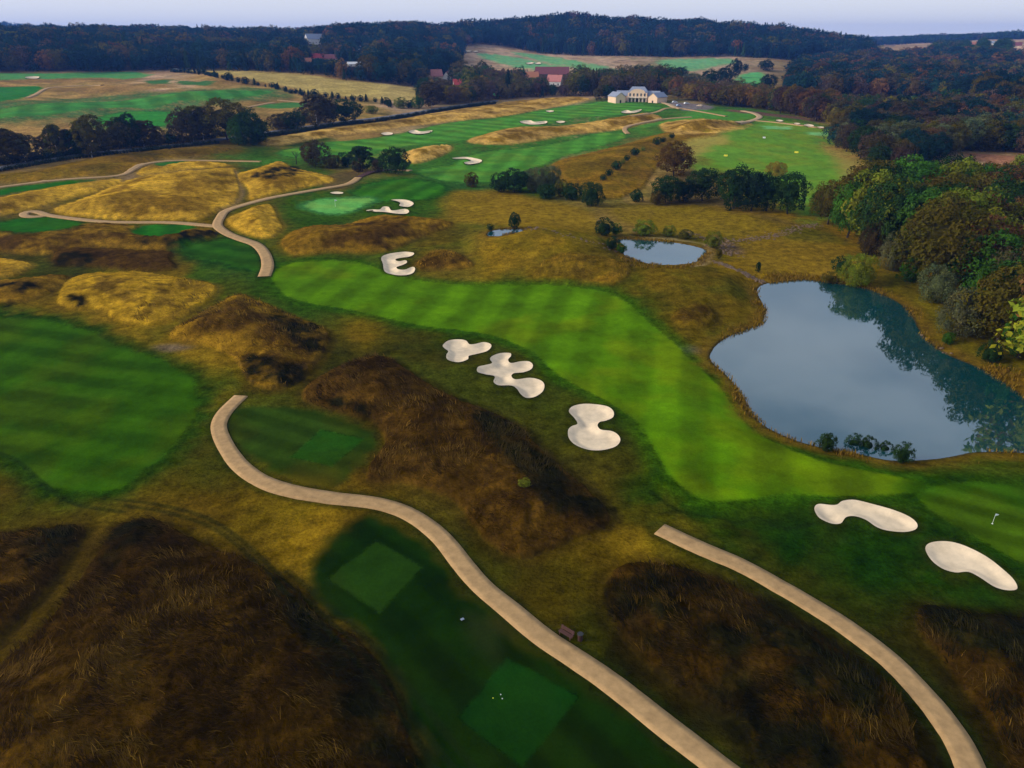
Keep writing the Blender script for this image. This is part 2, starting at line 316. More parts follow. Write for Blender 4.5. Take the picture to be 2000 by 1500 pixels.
# mown areas: name, outline, colour, stripe direction (degrees in plan), stripe width m, edge softness m
FW = (.074, .168, .001); FWF = (.070, .22, .022); GRN = (.085, .24, .045); TEE = (.010, .052, .009)
MOWN = [
 ('fairway', "533,545 545,525 580,512 640,508 700,513 740,525 760,535 800,545 860,552 920,556 1000,556 1080,557 1150,564 1195,575 1230,595 1260,622 1300,655 1340,690 1380,725 1420,765 1450,810 1490,845 1540,870 1600,895 1680,915 1760,930 1810,945 1790,962 1740,965 1640,970 1540,965 1460,975 1400,978 1350,965 1315,935 1290,895 1270,860 1245,825 1210,800 1170,775 1120,750 1080,725 1050,695 1010,672 960,655 900,645 820,635 760,622 700,608 640,598 590,588 555,575", FW, -12, 4.6, .5),
 ('putting_green', "1795,965 1830,948 1890,942 1950,945 2060,960 2090,1110 2010,1105 1950,1075 1890,1040 1835,1010 1805,985", (.034, .094, .002), 60, 2.2, .5),
 ('fairway', "-120,610 0,620 60,622 150,640 220,665 280,690 335,708 375,735 385,790 365,840 320,890 280,925 230,955 160,965 100,950 60,925 20,893 0,888 -120,870", (.028, .080, .001), 75, 3.6, .9),
 ('mown_bank', "445,805 520,795 600,800 680,815 730,840 735,870 700,905 650,945 580,935 510,915 460,880", (.023, .047, .003), 62, 2.2, 1.2),
 ('tee', "626,838 712,857 648,912 566,893", (.016, .066, .004), 0, 0, .35),
 ('mown_bank', "590,1130 630,1050 720,1005 790,1020 850,1070 900,1130 960,1190 1050,1270 1150,1350 1300,1470 1400,1560 870,1640 830,1500 800,1430 750,1310 690,1230 640,1190", (.006, .020, .001), 40, 2.6, 1.3),  # near tees and bank darkened in colour to stand for the vignette
 ('tee', "734,1056 827,1108 741,1196 640,1131", (.015, .043, .003), 0, 0, .35),
 ('tee', "989,1284 1131,1361 1019,1500 895,1402", (.006, .038, .003), 0, 0, .3),
 ('fairway', "690,375 740,355 800,350 860,362 862,378 830,388 760,392 715,388", (.030, .125, .006), -15, 5, .8),
 ('putting_green', "597,403 615,393 670,387 715,386 726,391 710,402 680,412 650,417 620,413", (.12, .37, .07), 0, 0, .8),
 ('fairway', "545,300 560,292 620,285 640,278 680,275 760,266 830,250 880,240 960,232 1010,225 1060,215 1130,205 1190,198 1260,205 1290,212 1200,225 1120,230 1060,245 1000,250 950,262 900,275 860,280 800,285 740,295 640,303 580,307", FWF, 55, 8, 1.2),
 ('fairway', "815,338 830,330 880,322 912,305 960,295 1020,290 1100,278 1160,262 1210,258 1217,270 1160,288 1100,305 1060,322 1000,345 930,357 870,352", FWF, -8, 6, 1.2),
 ('practice_range', "1345,285 1400,264 1450,250 1500,235 1560,240 1612,250 1630,262 1610,285 1650,302 1690,330 1680,355 1640,395 1600,420 1560,420 1500,380 1440,345 1380,330 1350,310", (.115, .24, .020), 0, 0, 9),
 ('fairway', "1360,215 1400,217 1465,222 1475,228 1440,238 1380,232 1300,240 1250,252 1250,245 1310,233", FWF, 0, 0, 3),
 ('tee', "1493,246 1540,247 1545,252 1495,252", (.17, .42, .13), 0, 0, 2), ('tee', "1578,257 1628,260 1630,266 1580,264", (.17, .42, .13), 0, 0, 2),
 ('fairway', "-60,216 0,213 70,203 157,200 245,196 332,182 420,177 521,177 518,184 472,192 350,199 297,212 245,210 175,213 105,224 35,229 -60,236", (.055, .20, .03), 30, 10, 3),
 ('putting_green', "192,233 245,219 350,222 343,241 297,247 210,245", (.04, .22, .025), 0, 0, 2),
 ('fairway', "-60,144 0,143 105,143 245,140 294,147 245,154 175,152 0,156 -60,158", (.08, .26, .06), 0, 0, 5),
 ('fairway', "-60,170 0,170 70,168 84,175 52,191 0,198 -60,203", (.03, .17, .02), 0, 0, 3),
 ('tee', "280,158 336,156 329,163 300,166", (.05, .14, .03), 0, 0, 3), ('tee', "343,157 420,159 402,168 350,165", (.05, .14, .03), 0, 0, 3),
 ('tee', "500,208 542,201 602,201 600,208 542,212", (.06, .18, .035), 0, 0, 2),
 ('tee', "252,453 290,439 350,439 381,444 353,455 308,462", (.015, .11, .006), 20, 5, .8),
 ('fairway', "-40,436 0,434 49,425 105,425 161,436 122,448 70,453 0,452 -40,452", (.018, .10, .005), 0, 0, 1),
 ('fairway', "350,486 402,471 451,467 497,483 511,504 506,530 455,521 385,504", (.022, .078, .004), 60, 4, 2),
 ('tee', "-40,374 0,370 105,355 192,350 140,360 0,381 -40,386", (.015, .11, .006), 0, 0, 1), ('tee', "297,318 367,313 367,318 315,325", (.03, .13, .015), 0, 0, 1),
 ('fairway', "930,105 980,108 1040,118 1090,130 1080,137 1020,133 970,122", (.14, .34, .12), 0, 0, 8), ('fairway', "1000,103 1060,108 1130,120 1200,135 1150,138 1080,125", (.14, .34, .12), 0, 0, 8),
 ('fairway', "1290,118 1400,114 1440,120 1400,130 1330,140 1300,132", (.14, .34, .12), 0, 0, 8), ('fairway', "1438,160 1450,145 1490,142 1488,165 1480,175 1440,172", (.10, .36, .10), 0, 0, 5),
]
MOWN = [dict(name=a, px=(smooth_closed(pts(b), 4) if a not in ('tee',) or len(b.split()) > 4 else pts(b)), c=c, sd=d, sw=e, soft=f) for a, b, c, d, e, f in MOWN]
# greener collar of semi rough (soft wide areas)
GREEN_AREAS = [("540,350 600,330 700,345 800,340 880,360 890,400 840,425 730,425 640,432 570,440 545,420 550,380", (.035, .085, .003), 8),
 ("480,500 560,500 640,495 720,500 800,540 1000,548 1180,560 1250,590 1310,650 1400,720 1470,810 1560,868 1700,905 2000,930 2000,960 1700,985 1450,995 1330,985 1280,930 1240,840 1180,800 1080,745 1030,700 960,670 800,655 680,625 560,600 510,560", (.022, .055, .001), 8),
 ("1330,990 1500,1000 1700,985 1800,1000 2050,1130 2050,1200 1900,1175 1780,1160 1640,1160 1500,1090 1400,1050", (.011, .036, .001), 7),
 ("-60,600 150,630 300,690 400,740 410,800 380,860 300,940 200,990 80,975 0,900 -60,900", (.020, .060, .002), 5),
 ("400,300 520,305 600,285 800,262 900,235 1060,212 1190,192 1330,205 1500,215 1640,255 1560,300 1420,270 1250,265 1210,290 1080,315 960,362 800,345 640,312 520,325", (.050, .140, .012), 12),
 ("860,345 960,355 1050,330 1100,345 1060,365 960,370 880,370", (.035, .10, .012), 6),
 ("-60,205 100,195 330,178 520,172 560,190 420,205 300,222 100,235 -60,245", (.07, .14, .03), 12),
 ("350,470 460,455 520,480 530,530 470,540 380,520", (.030, .075, .008), 5), ("170,235 300,215 370,222 360,250 200,255", (.06, .14, .028), 8)]
GREEN_AREAS = [dict(px=smooth_closed(pts(a), 4), c=b, soft=c) for a, b, c in GREEN_AREAS]
BUNKERS = [
 ("865,677 876,668 895,665.5 910,668 917,675 929,674.5 944,671 957,674 959.5,680 951,689 932,694 916,698 914,704.5 899,710 884,709 873,704 872,696 875.5,689 868,683", "pale sand bunker of three lobes, uppermost of the three beside the main fairway"),
 ("957,704 962.5,698 979,692.5 996,692.5 998,698 992.5,705.6 998,712 1015,709 1032,708.6 1040.5,715 1037.5,724 1022.5,730 1004,732 999,738 1007.5,744 1034,741 1054,745 1063,754 1060,767.5 1045,778 1028,780 1017,773 1009,762 998,756 974,755.5 964,749 966,738 947.5,734 932.5,729 934,719.5 947.5,716 961,712", "large sand bunker with many finger-like lobes in the middle of the picture"),
 ("1111,807 1118,797 1139,792 1165,793 1187.5,797.5 1198,807 1197,818 1184,824.5 1171,827.5 1167,835 1174,842.5 1195,845.5 1208,854 1211,865 1201,876 1176,882.6 1150,882 1124,872.5 1111,859 1109.5,844 1116,836 1127.5,831 1122,820", "hourglass-shaped sand bunker at the inner bend of the main fairway"),
 ("1590,995 1598,988 1622,990 1634.5,989 1645,982 1668.5,980 1702.5,988 1745,1000 1775,1013 1790,1026.5 1787,1038 1766,1043 1732,1040 1711,1033 1690,1019 1668.5,1012 1651.5,1014 1641,1026 1622,1026 1600.5,1016 1592,1005", "long wavy sand bunker left of the flag green, with a hooked left end"),
 ("1806,1075 1817,1064 1847,1061 1881,1069 1923.5,1090 1957.5,1116 1979,1137 1985,1154 1966,1157 1940.5,1150 1911,1131 1889.5,1121 1864,1122 1838.5,1114 1817,1097", "bean-shaped sand bunker below the flag green, nearest to the viewer"),
 ("745,505 759,498 787,494 804.5,495 809,498 801,503 776.5,507 773,510.5 780,512.6 792,510.5 795,515 787,519.6 775,524 778,528 790.5,529 806,523.5 811,528 806,536 790.5,540 769.5,539 752,533 748,517.5", "sand bunker shaped like a capital E with three prongs"),
 ("764,392 780,391 797.5,393 808,399 801,405 790,405.5 780,403.5 782,398.5 775,394.5", "comma-shaped sand bunker right of the small pale putting green"),
 ("715,413 727.5,411 741.5,411 748.5,405.5 759,406 766,413 790.5,410 799,414 794,419 773,419 752,416 731,415", "flat winged sand bunker just below the small pale putting green"),
 ("645,378 657,376 670,377.5 668,380 655,380.5", "tiny sand bunker on the bank above the small pale putting green"),
 ("884,310 909,308 930,311 941.5,315 933.5,320 912.5,322 907,318.5 919.5,316 912.5,312 891.5,311.5", "hook-shaped sand bunker at the left end of the striped middle fairway"),
 ("744.5,262 755,259.5 767,261 765,264 752,265", "small oval sand bunker on the left of the long far fairway"),
 ("798,258 811,255 822,258 844,256 839,260 825,262.5 807,262", "sand bunker with a tail, on the near edge of the long far fairway"),
 ("1016,238 1035,236 1044,239 1066.5,237.5 1066,242 1042,244.5 1021,241.5", "horseshoe-shaped sand bunker on the far fairway, well below the clubhouse"),
 ("1086,239 1095,237 1104,239 1095,241.5", "small round sand bunker beside the horseshoe-shaped bunker"),
 ("1066,218 1074,216.5 1082,218 1074,220", "small round sand bunker at the far side of the long fairway"),
 ("1213,220 1224,216 1233,218 1252,214.5 1250,218 1238,221.5 1222,222", "notched sand bunker on the lawn just in front of the clubhouse"),
 ("49,152 62,150 77,151 72,154.5 55,154", "pale sand bunker on the far left fairway near the wood"),
 ("1027,124 1036,122.5 1043,124 1034,126", "left one of two sand bunkers side by side on the far hillside"),
 ("1044,124 1052,122.5 1057,124.5 1050,126", "right one of two sand bunkers side by side on the far hillside"),
 ("909,100.5 916,99.5 921,100.5 915,102", "left one of two tiny sand bunkers at the top of the far hillside"),
 ("924,101 930,100 934,101 929,102.2", "right one of two tiny sand bunkers at the top of the far hillside"),
 ("1515,236 1522,235 1530,237.5 1521,238.5", "tan sand bunker at the far left of a row beside the range path"),
 ("1550,242 1556,241 1563,243 1556,244.2", "tan sand bunker second in a row beside the range path"),
 ("1570,245 1580,243.5 1590,247 1580,248.5", "largest tan sand bunker in the row beside the range path"),
 ("1594,249.5 1602,248.3 1611,250 1602,251.5", "tan sand bunker at the wood end of the row beside the range path"),
]
PONDS = [
 ("1480,570 1493,556 1532,551 1571,547 1610,551 1662,557 1707,570 1750,590 1776,612 1789,638 1805,661 1837,687 1870,703 1919,723 1961,749 2000,778 2070,825 2090,880 2040,886 1984,882 1902,882 1857,890 1805,897 1740,898 1675,885 1626,877 1577,866 1532,850 1493,830 1460,801 1444,762 1421,733 1392,707 1392,687 1415,664 1457,645 1486,635 1496,609 1490,590", 'pond'),
 ("1207,469 1230,468 1282,471 1334,477 1373,487 1375,495 1360,510 1327,516 1279,516 1240,507 1220,497 1223,481", 'pond'),
 ("953,460 960,452 985,448 1015,448 1018,453 990,457 972,461", 'pond')]
# bare earth / tan patches painted as ground cover: outline, colour, softness
EARTH = [("455,340 464,335 467,350 478,371 470,392 440,415 425,410 455,395 465,370", (.20, .13, .06), .8), ("225,350 260,338 275,343 240,358", (.19, .12, .055), 1),
 ("630,345 700,335 690,365 640,372", (.13, .08, .025), 3), ("1885,300 1980,305 2060,310 2060,322 1930,318", (.30, .12, .06), 3),
 ("1290,683 1350,676 1370,684 1310,690", (.2, .15, .1), 2), ("300,678 345,672 378,679 330,686", (.20, .14, .09), 1.5),
 ("880,375 1000,382 1120,402 1165,422 1150,450 1050,442 900,436 868,428", (.23, .135, .007), 4), ("1180,400 1350,405 1480,420 1540,430 1400,465 1230,440", (.20, .13, .006), 4),
 ("1350,330 1460,415 1560,440 1480,415 1380,400 1280,395", (.10, .065, .018), 3), ("1420,480 1560,470 1680,500 1700,560 1560,540 1460,520", (.21, .125, .008), 4),
 ("1345,275 1400,262 1420,275 1370,300 1340,320 1330,295", (.36, .25, .05), 5), ("1610,285 1660,300 1728,345 1715,370 1660,365 1640,320", (.36, .23, .05), 5),
 ("1640,395 1700,350 1725,350 1680,400 1640,415", (.17, .13, .02), 4),
 ("345,136 450,137 560,142 680,157 790,167 826,178 818,198 740,193 640,185 560,170 480,152 400,142", (.46, .33, .085), 6),
 ("1395,460 1440,478 1455,496 1415,492", (.15, .09, .035), 1), ("1375,478 1392,486 1388,510 1350,520 1376,498", (.36, .25, .10), .8), ("1225,470 1300,464 1390,480 1330,474", (.30, .21, .07), .8),
 ("1800,197 1900,205 1895,222 1830,215", (.42, .28, .14), 6), ("1935,118 1965,97 2060,90 2060,118", (.55, .33, .20), 10),
 ("1310,200 1390,207 1372,217 1330,214", (.20, .15, .15), 3), ("1430,214 1560,228 1620,242 1560,233 1440,220", (.16, .07, .05), 3),
 ("1015,1185 1040,1215 1010,1240 960,1215 990,1190", (.045, .035, .006), 1.2), ("905,1195 955,1220 975,1290 930,1250", (.020, .030, .006), 1.5),
 ("560,950 640,985 600,1060 540,1090 450,1060 440,1010", (.13, .082, .003), 5), ("660,920 720,925 760,945 700,950", (.13, .07, .004), 2),
 ("-20,1275 90,1160 180,1040 205,1040 120,1160 10,1290", (.10, .058, .004), 1.2)]
LATE = {"1345,275", "1610,285", "1015,1185", "905,1195", "560,950"}
EARTH = [dict(late=a.split()[0] in LATE, px=smooth_closed(pts(a), 4), c=b, soft=c) for a, b, c in EARTH]
# ------------------------------------------------------------------ pass 1: mounds and hollows
for R in ROUGH:
    w = unproj(R['px']); q = near(w, 3); d = sdist(w, GX[q], GY[q])
    m = sstep(-1.5, R['w'], d); n = fbm(GX[q]/(R['w']*1.5), GY[q]/(R['w']*1.5), 3, 21)
    Z[q] += R['h']*m*(.45+1.1*n)
MOUNDS = [(1060, 478, 16, 2.6), (1125, 492, 18, 2.6), (1000, 470, 14, 1.6), (1290, 545, 16, 1.8), (1400, 560, 14, 1.5), (680, 415, 14, -.8), (905, 735, 12, 1.2), (560, 930, 8, .8),
          (1420, 270, 45, 3.5), (1500, 430, 25, 1.0), (150, 215, 30, 3), (330, 200, 30, 3.5), (60, 235, 26, 4), (470, 160, 40, 4), (250, 175, 30, 4), (420, 190, 30, 3),
          (950, 90, 50, 4), (1130, 125, 60, 4), (1250, 122, 60, -3), (1400, 100, 60, 4), (1700, 1120, 12, -.5), (1150, 690, 18, -.5)]
for px, py, rad, h in MOUNDS:
    c = unproj([(px, py)])[0]; Z += h*np.exp(-((GX-c[0])**2+(GY-c[1])**2)/(rad*rad))
# ------------------------------------------------------------------ pass 2: everything is laid on the mounded ground
for lst in (ROUGH, MOWN, GREEN_AREAS, EARTH):
    for R in lst: R['w2'] = unproj(R['px'])
SHADE_W = [unproj(p) for p in MOUND_SHADE]
Z0 = Z.copy()
pond_w = []
for s, _ in PONDS:
    P = smooth_closed(pts(s), 5); zl = float(np.median(zat(*unproj(P).T)))-.9
    w = unproj(P, zl); pond_w.append((w, zl)); q = near(w, 9); d = sdist(w, GX[q], GY[q])
    k = sstep(8, .2, -d); zz = Z[q]; zz = zz*(1-k)+(zl+.12)*k
    zz = np.where(d > -.4, np.minimum(zz, zl+.10-np.clip(d+.4, 0, 3)*.5), zz); Z[q] = zz
bunk = []
for s, lab in BUNKERS:
    P = smooth_closed(pts(s), 5); w = unproj(P); size = math.sqrt(abs(.5*np.sum(w[:, 0]*np.roll(w[:, 1], -1)-w[:, 1]*np.roll(w[:, 0], -1))))
    bunk.append(dict(w=w, lab=lab, size=size, dep=min(.75, .045*size)+.1))
for B in bunk:                       # the turf lip round each bunker
    q = near(B['w'], 5); d = sdist(B['w'], GX[q], GY[q]); B['q'] = q; B['d'] = d
    Z[q] += .2*sstep(-3.0, -.1, d)
Zs = Z.copy()                        # heights before the hollows are dug
for B in bunk: Z[B['q']] -= (B['dep']+.5)*sstep(.15, 1.2, B['d'])
PATHS = [("471,774 452,792 436,810 427,835 440,870 467,908 505,937 550,955 600,966 660,975 720,981 780,996 830,1024 870,1060 905,1105 945,1150 1000,1195 1060,1245 1122,1286 1187,1330 1246,1376 1300,1419 1352,1459 1405,1500 1485,1562", 2.25, M_PATH),
 ("1288,1034 1371,1073 1443,1103 1502,1135 1568,1173 1634,1214 1702,1262 1755,1307 1800,1355 1845,1410 1880,1465 1905,1530 1918,1600", 2.3, M_PATH),
 ("516,541 523,519 517,496 500,478 469,467 443,456 425,441 432,423 441,413 472,402 525,388 578,378 630,369 672,362 690,355 700,347", 2.9, M_PATH),
 ("425,443 395,440 332,435 273,435 210,434 154,429 94,421 82,417 66,413 50,415 45,420 53,424 75,424 94,421", 2.6, M_PATH),
 ("766,333 797,333 802,334", 2.6, M_PATH),
 ("-60,372 0,366 70,357 140,350 210,346 241,342 259,332 280,322 304,317 350,314 402,314 455,315 509,316", 2.4, M_PATH),
 ("1227,262 1220,255 1224,248 1252,241 1297,233 1350,229", 2.8, M_PATH), ("1231,227 1280,220 1301,212 1330,212 1398,224 1420,228", 2.6, M_PATH), ("1290,200 1303,203 1318,210 1330,213", 4, M_TRACK),
 ("1440,241 1464,237 1478,233 1484,228 1471,221 1450,217", 4, M_TRACK), ("1474,236 1500,238 1545,243 1608,252", 3, M_PATH),
 ("52,192 70,185 87,175 108,171 157,168 200,167", 3, M_PATH), ("483,210 500,207 520,203 535,201", 2.6, M_PATH), ("542,196 565,198 598,201", 2.6, M_PATH)]
PATH_A, PATH_B, PATH_C = [(p[0], p[1]) for p in PATHS[:3]]
# ------------------------------------------------------------------ ground cover colours, with the vignette's darkening painted into the foreground
CTRL = """60,605,O 640,565,G 700,650,O 820,662,D 1000,620,G 1200,545,O 1000,500,B 1100,485,B 1400,600,O 1450,510,B 1550,490,B 1700,565,B 1300,560,O 230,522,B 500,625,O
700,765,D 760,700,D 900,742,D 1090,830,D 1060,700,D 1250,905,D 1290,985,O 1420,1020,D 1550,1070,K 1700,1100,K 1850,1180,D 1230,1085,B 1150,1130,U 1060,1180,U 950,1090,D 700,1000,U 560,1000,B
400,985,U 250,990,U 450,1060,U 100,1005,U 130,1130,U 30,930,U 420,900,D 400,720,B 330,690,B 540,820,D 560,600,G 520,570,G 620,430,G 500,430,O 760,430,G 840,455,O 870,400,G 600,345,O 450,305,O 600,300,G
520,318,G 700,262,T 950,300,G 860,320,G 1040,355,G 1250,340,R 1340,420,O 1500,440,B 1000,410,B 200,160,R 300,205,R 100,235,R 60,185,R 450,170,R 600,185,R 560,215,R 700,232,T 1000,228,R 950,90,P 1200,112,P
1400,118,P 1400,228,G 1250,207,G 1470,262,O 1000,120,P 1100,165,P 1850,215,P 1600,420,B 1650,480,B 1750,580,B 1850,690,B 1640,300,T 1700,400,B 1950,745,B 200,400,O 420,455,O 330,470,O 380,430,O
150,490,D 420,520,G 350,520,O 60,490,D 1150,1250,D 1300,1440,E 1200,1290,E 1700,1300,E 1650,1180,D 1850,1400,E 1560,1140,D 620,760,D 650,700,D 300,120,P 800,185,P 1500,1100,D 1900,830,G 1700,930,G 1400,700,G 1330,670,O"""
PAL = dict(O=(.130, .080, .003), G=(.034, .075, .003), B=(.205, .122, .005), D=(.048, .040, .002), K=(.007, .030, .002), U=(.082, .050, .002), T=(.36, .21, .045), R=(.38, .215, .055), P=(.50, .31, .17), E=(.016, .014, .0015))
cp = []; cc = []
for t in CTRL.split():
    a, b, c = t.split(','); cp.append((float(a), float(b))); cc.append(PAL[c])
cw = unproj(cp); ct = np.degrees(np.arctan2(cw[:, 0], cw[:, 1]))*24; ca = np.degrees(np.arctan2(H, np.hypot(cw[:, 0], cw[:, 1])))*26
sel = np.nonzero((RR > 24) & (RR < 5000) & (abs(TW) < .93)); COLR = np.empty(Z.shape+(3,)); COLR[:] = PAL['T']
n1 = fbm(GX[sel]/18, GY[sel]/18, 4, 31); n2 = fbm(GX[sel]/18, GY[sel]/18, 4, 47)
gt = np.degrees(TW[sel])*24+(n1-.5)*70; ga = np.degrees(np.arctan2(H, RR[sel]))*26+(n2-.5)*60
W = np.zeros(len(gt)); S = np.zeros((len(gt), 3))
for t, a, c in zip(ct, ca, cc):
    w = 1/((gt-t)**2+(ga-a)**2+120)**1.7; W += w; S += w[:, None]*np.array(c)
COLR[sel] = S/W[:, None]
def mixc(q, c, k): COLR[q] = COLR[q]*(1-k[:, None])+np.asarray(c)*k[:, None]
big = fbm(GX/9, GY/9, 4, 5); fine = fbm(GX/2.4, GY/2.4, 4, 6)
# worn, mottled semi rough
k = sstep(.42, .72, big)*.42; COLR *= (1-k[..., None]); COLR += k[..., None]*COLR[...]*np.array([.45, .8, .6])
k = sstep(.5, .8, fbm(GX/22, GY/22, 4, 15))*.35*(RR < 330); COLR += (k*.9)[..., None]*COLR*np.array([.7, .45, .3])
k = sstep(.47, .64, fbm(GX/17, GY/17, 5, 19))*.5*sstep(340, 280, RR)*sstep(70, 110, RR); mixg = np.array([.055, .072, .003]); COLR *= (1-k)[..., None]; COLR += k[..., None]*mixg
far = fbm(GX/60, GY/26, 5, 17); k = sstep(.45, .7, far)*.5*sstep(300, 420, RR); COLR *= (1-k)[..., None]; COLR += k[..., None]*np.array([.19, .095, .026])
for R in GREEN_AREAS:
    q = near(R['w2'], R['soft']*2); d = sdist(R['w2'], GX[q], GY[q])+(big[q]-.5)*R['soft']*1.5
    mixc(q, R['c1'] if 'c1' in R else R['c'], sstep(-R['soft'], R['soft'], d)*(.55+.45*sstep(.25, .6, fine[q])))
for R in [e for e in EARTH if not e['late']]:
    q = near(R['w2'], R['soft']*2); d = sdist(R['w2'], GX[q], GY[q])+(big[q]-.5)*R['soft']*1.2; mixc(q, R['c'], sstep(-R['soft'], R['soft'], d)*.85)
RMASK = np.zeros(Z.shape)
for R in ROUGH:
    q = near(R['w2'], 4); wob = (fine[q]-.5)*1.2; d = sdist(R['w2'], GX[q], GY[q])+wob*.5
    ink = sstep(-.35, .35, d); RMASK[q] = np.maximum(RMASK[q], sstep(-.1, .45, d))
    mixc(q, np.array(R['c1'])*.55, sstep(-2.0, -.5, d)*(1-ink)*.45)             # trampled, clipped edge
    t = sstep(.68-.45*R['k'], .95-.45*R['k'], big[q]*.65+fine[q]*.35+.12*sstep(2, 8, d)); mixc(q, np.array(R['c1']), ink); mixc(q, np.array(R['c2']), ink*t)
    rim = sstep(.1, .5, d)*sstep(1.6, .8, d)*.35; mixc(q, np.array(R['c1'])*1.25, rim)
for w in SHADE_W:  # mound shade mixed into the ground colour
    q = near(w, 3); d = sdist(w, GX[q], GY[q])+(big[q]-.5)*4+(fine[q]-.5)*3; mixc(q, HEA_SHADE, sstep(-1.2, 1.2, d)*(.55+.45*sstep(.3, .6, fine[q])))
PID = np.full(Z.shape, -1, int); TURF = np.zeros(Z.shape)
for i, R in enumerate(MOWN):
    s = R['soft']; q = near(R['w2'], 6+s); d = sdist(R['w2'], GX[q], GY[q])+((big[q]-.5)*s*2.6+(fine[q]-.5)*s*1.2)*(s > .6)+(fine[q]-.5)*.35; x, y = GX[q], GY[q]
    if R['name'] in ('fairway', 'putting_green') and s < 2.5: mixc(q, np.array(R['c'])*np.array([.42, .52, .6]), sstep(-4, -.6, d)*.75)    # collar of longer grass
    c = np.array(R['c'])[None, :]*np.ones((len(x), 1))
    if R['sw']:
        a = math.radians(R['sd']); u = (x*math.cos(a)+y*math.sin(a)+(fbm(x/30, y/30, 2, 3)-.5)*3)/R['sw']
        st = np.tanh(2.2*np.sin(math.pi*u)); c = c*(1+.21*st*(.4+.9*fbm(x/14, y/14, 2, 8)))[:, None]
        if R['name'] == 'fairway':
            v = (-x*math.sin(a)+y*math.cos(a))/(R['sw']*1.3); c = c*(1+.08*np.tanh(2*np.sin(math.pi*v)))[:, None]
    c = c*(.70+.60*fbm(x/4, y/4, 5, 12))[:, None]; k = sstep(.45, .7, fbm(x/11, y/11, 4, 22))*.5; c = c*(1-k)[:, None]+c*k[:, None]*np.array([1.7, .92, .8])
    kk = sstep(-s, s, d); COLR[q] = COLR[q]*(1-kk[:, None])+c*kk[:, None]
    TURF[q] = np.maximum(TURF[q], kk); PID[q] = np.where(d > 0, i, PID[q])
for R in [e for e in EARTH if e['late']]:
    q = near(R['w2'], R['soft']*2); d = sdist(R['w2'], GX[q], GY[q])+(big[q]-.5)*R['soft']*2; mixc(q, R['c'], sstep(-R['soft'], R['soft'], d)*.75)
# grain of the long grass: tufts and streaks of paler and darker stems
sk = fbm((GX*.8+GY*.6)/6, (GX*.6-GY*.8)/1.6, 4, 71); gr = (.55+.9*fbm(GX/1.5, GY/1.5, 4, 72))*(.62+.76*sk); gr2 = .6+.8*fbm(GX/11, GY/11, 5, 73); w1 = sstep(420, 200, RR)
COLR *= (1+(1-TURF)*((gr*w1+(1-w1)*gr2)*gr2-1)*(.55+.45*RMASK))[..., None]
for B in bunk:                       # dark ragged ring on the ground round each bunker
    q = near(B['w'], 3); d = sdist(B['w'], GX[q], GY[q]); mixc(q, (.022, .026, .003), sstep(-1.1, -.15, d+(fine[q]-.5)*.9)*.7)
for s, wdt in (PATH_A, PATH_B, PATH_C):   # unmown dark edge along the gravel
    w = unproj(smooth_open(pts(s), 6)); q = near(w, 3); x, y = GX[q], GY[q]; d2 = np.full(x.shape, 1e9)
    for (ax, ay), (bx, by) in zip(w[:-1], w[1:]):
        ex, ey = bx-ax, by-ay; t = np.clip(((x-ax)*ex+(y-ay)*ey)/(ex*ex+ey*ey), 0, 1); d2 = np.minimum(d2, (x-ax-t*ex)**2+(y-ay-t*ey)**2)
    mixc(q, (.018, .026, .003), sstep(wdt/2+1.0, wdt/2+.15, np.sqrt(d2)+(fine[q]-.5)*.8)*.65)
# wheel tracks of the mowers on the turf between the bottom tees and the heather
for s, wd in (("230,975 330,990 420,1020 500,1080 560,1140 640,1210 700,1270 760,1340 830,1430 900,1520", .28), ("245,988 335,1003 425,1036 500,1098 555,1158 625,1222 685,1284 745,1356 815,1446 880,1540", .28),
              ("560,1115 640,1180 720,1250 790,1330 870,1430 950,1530", .3), ("0,885 40,905 90,950 150,985 240,1000", .3), ("1270,960 1330,1000 1400,1010 1440,1022 1480,1012 1530,1032 1600,1020", .25)):
    w = unproj(smooth_open(pts(s), 6)); q = near(w, 2); x, y = GX[q], GY[q]; d2 = np.full(x.shape, 1e9)
    for (ax, ay), (bx, by) in zip(w[:-1], w[1:]):
        ex, ey = bx-ax, by-ay; t = np.clip(((x-ax)*ex+(y-ay)*ey)/(ex*ex+ey*ey), 0, 1); d2 = np.minimum(d2, (x-ax-t*ex)**2+(y-ay-t*ey)**2)
    mixc(q, (.010, .018, .004), sstep(wd*1.8, wd*.5, np.sqrt(d2))*.55)
for w, zl in pond_w:                 # damp earth and dry reed litter round the water
    q = near(w, 6); d = sdist(w, GX[q], GY[q]); mixc(q, (.16, .085, .008), sstep(-4.5, -1.2, d+(fine[q]-.5)*3)*.7); mixc(q, (.035, .028, .012), sstep(-1.0, -.1, d))
for w, zl in pond_w: pass
COLR = np.clip(COLR, .001, .8)
# tussocks: the long grass is tousled and stands above the mown turf
amp = RMASK*(1-TURF)
Z += amp*(.48+(fbm(GX/1.1, GY/1.1, 3, 41)-.5)*.55*sstep(600, 60, RR)+(fbm(GX/4.5, GY/4.5, 3, 42)-.5)*.5)
Z += (1-amp)*(1-TURF)*(fbm(GX/1.3, GY/1.3, 3, 43)-.5)*.10*sstep(400, 100, RR)
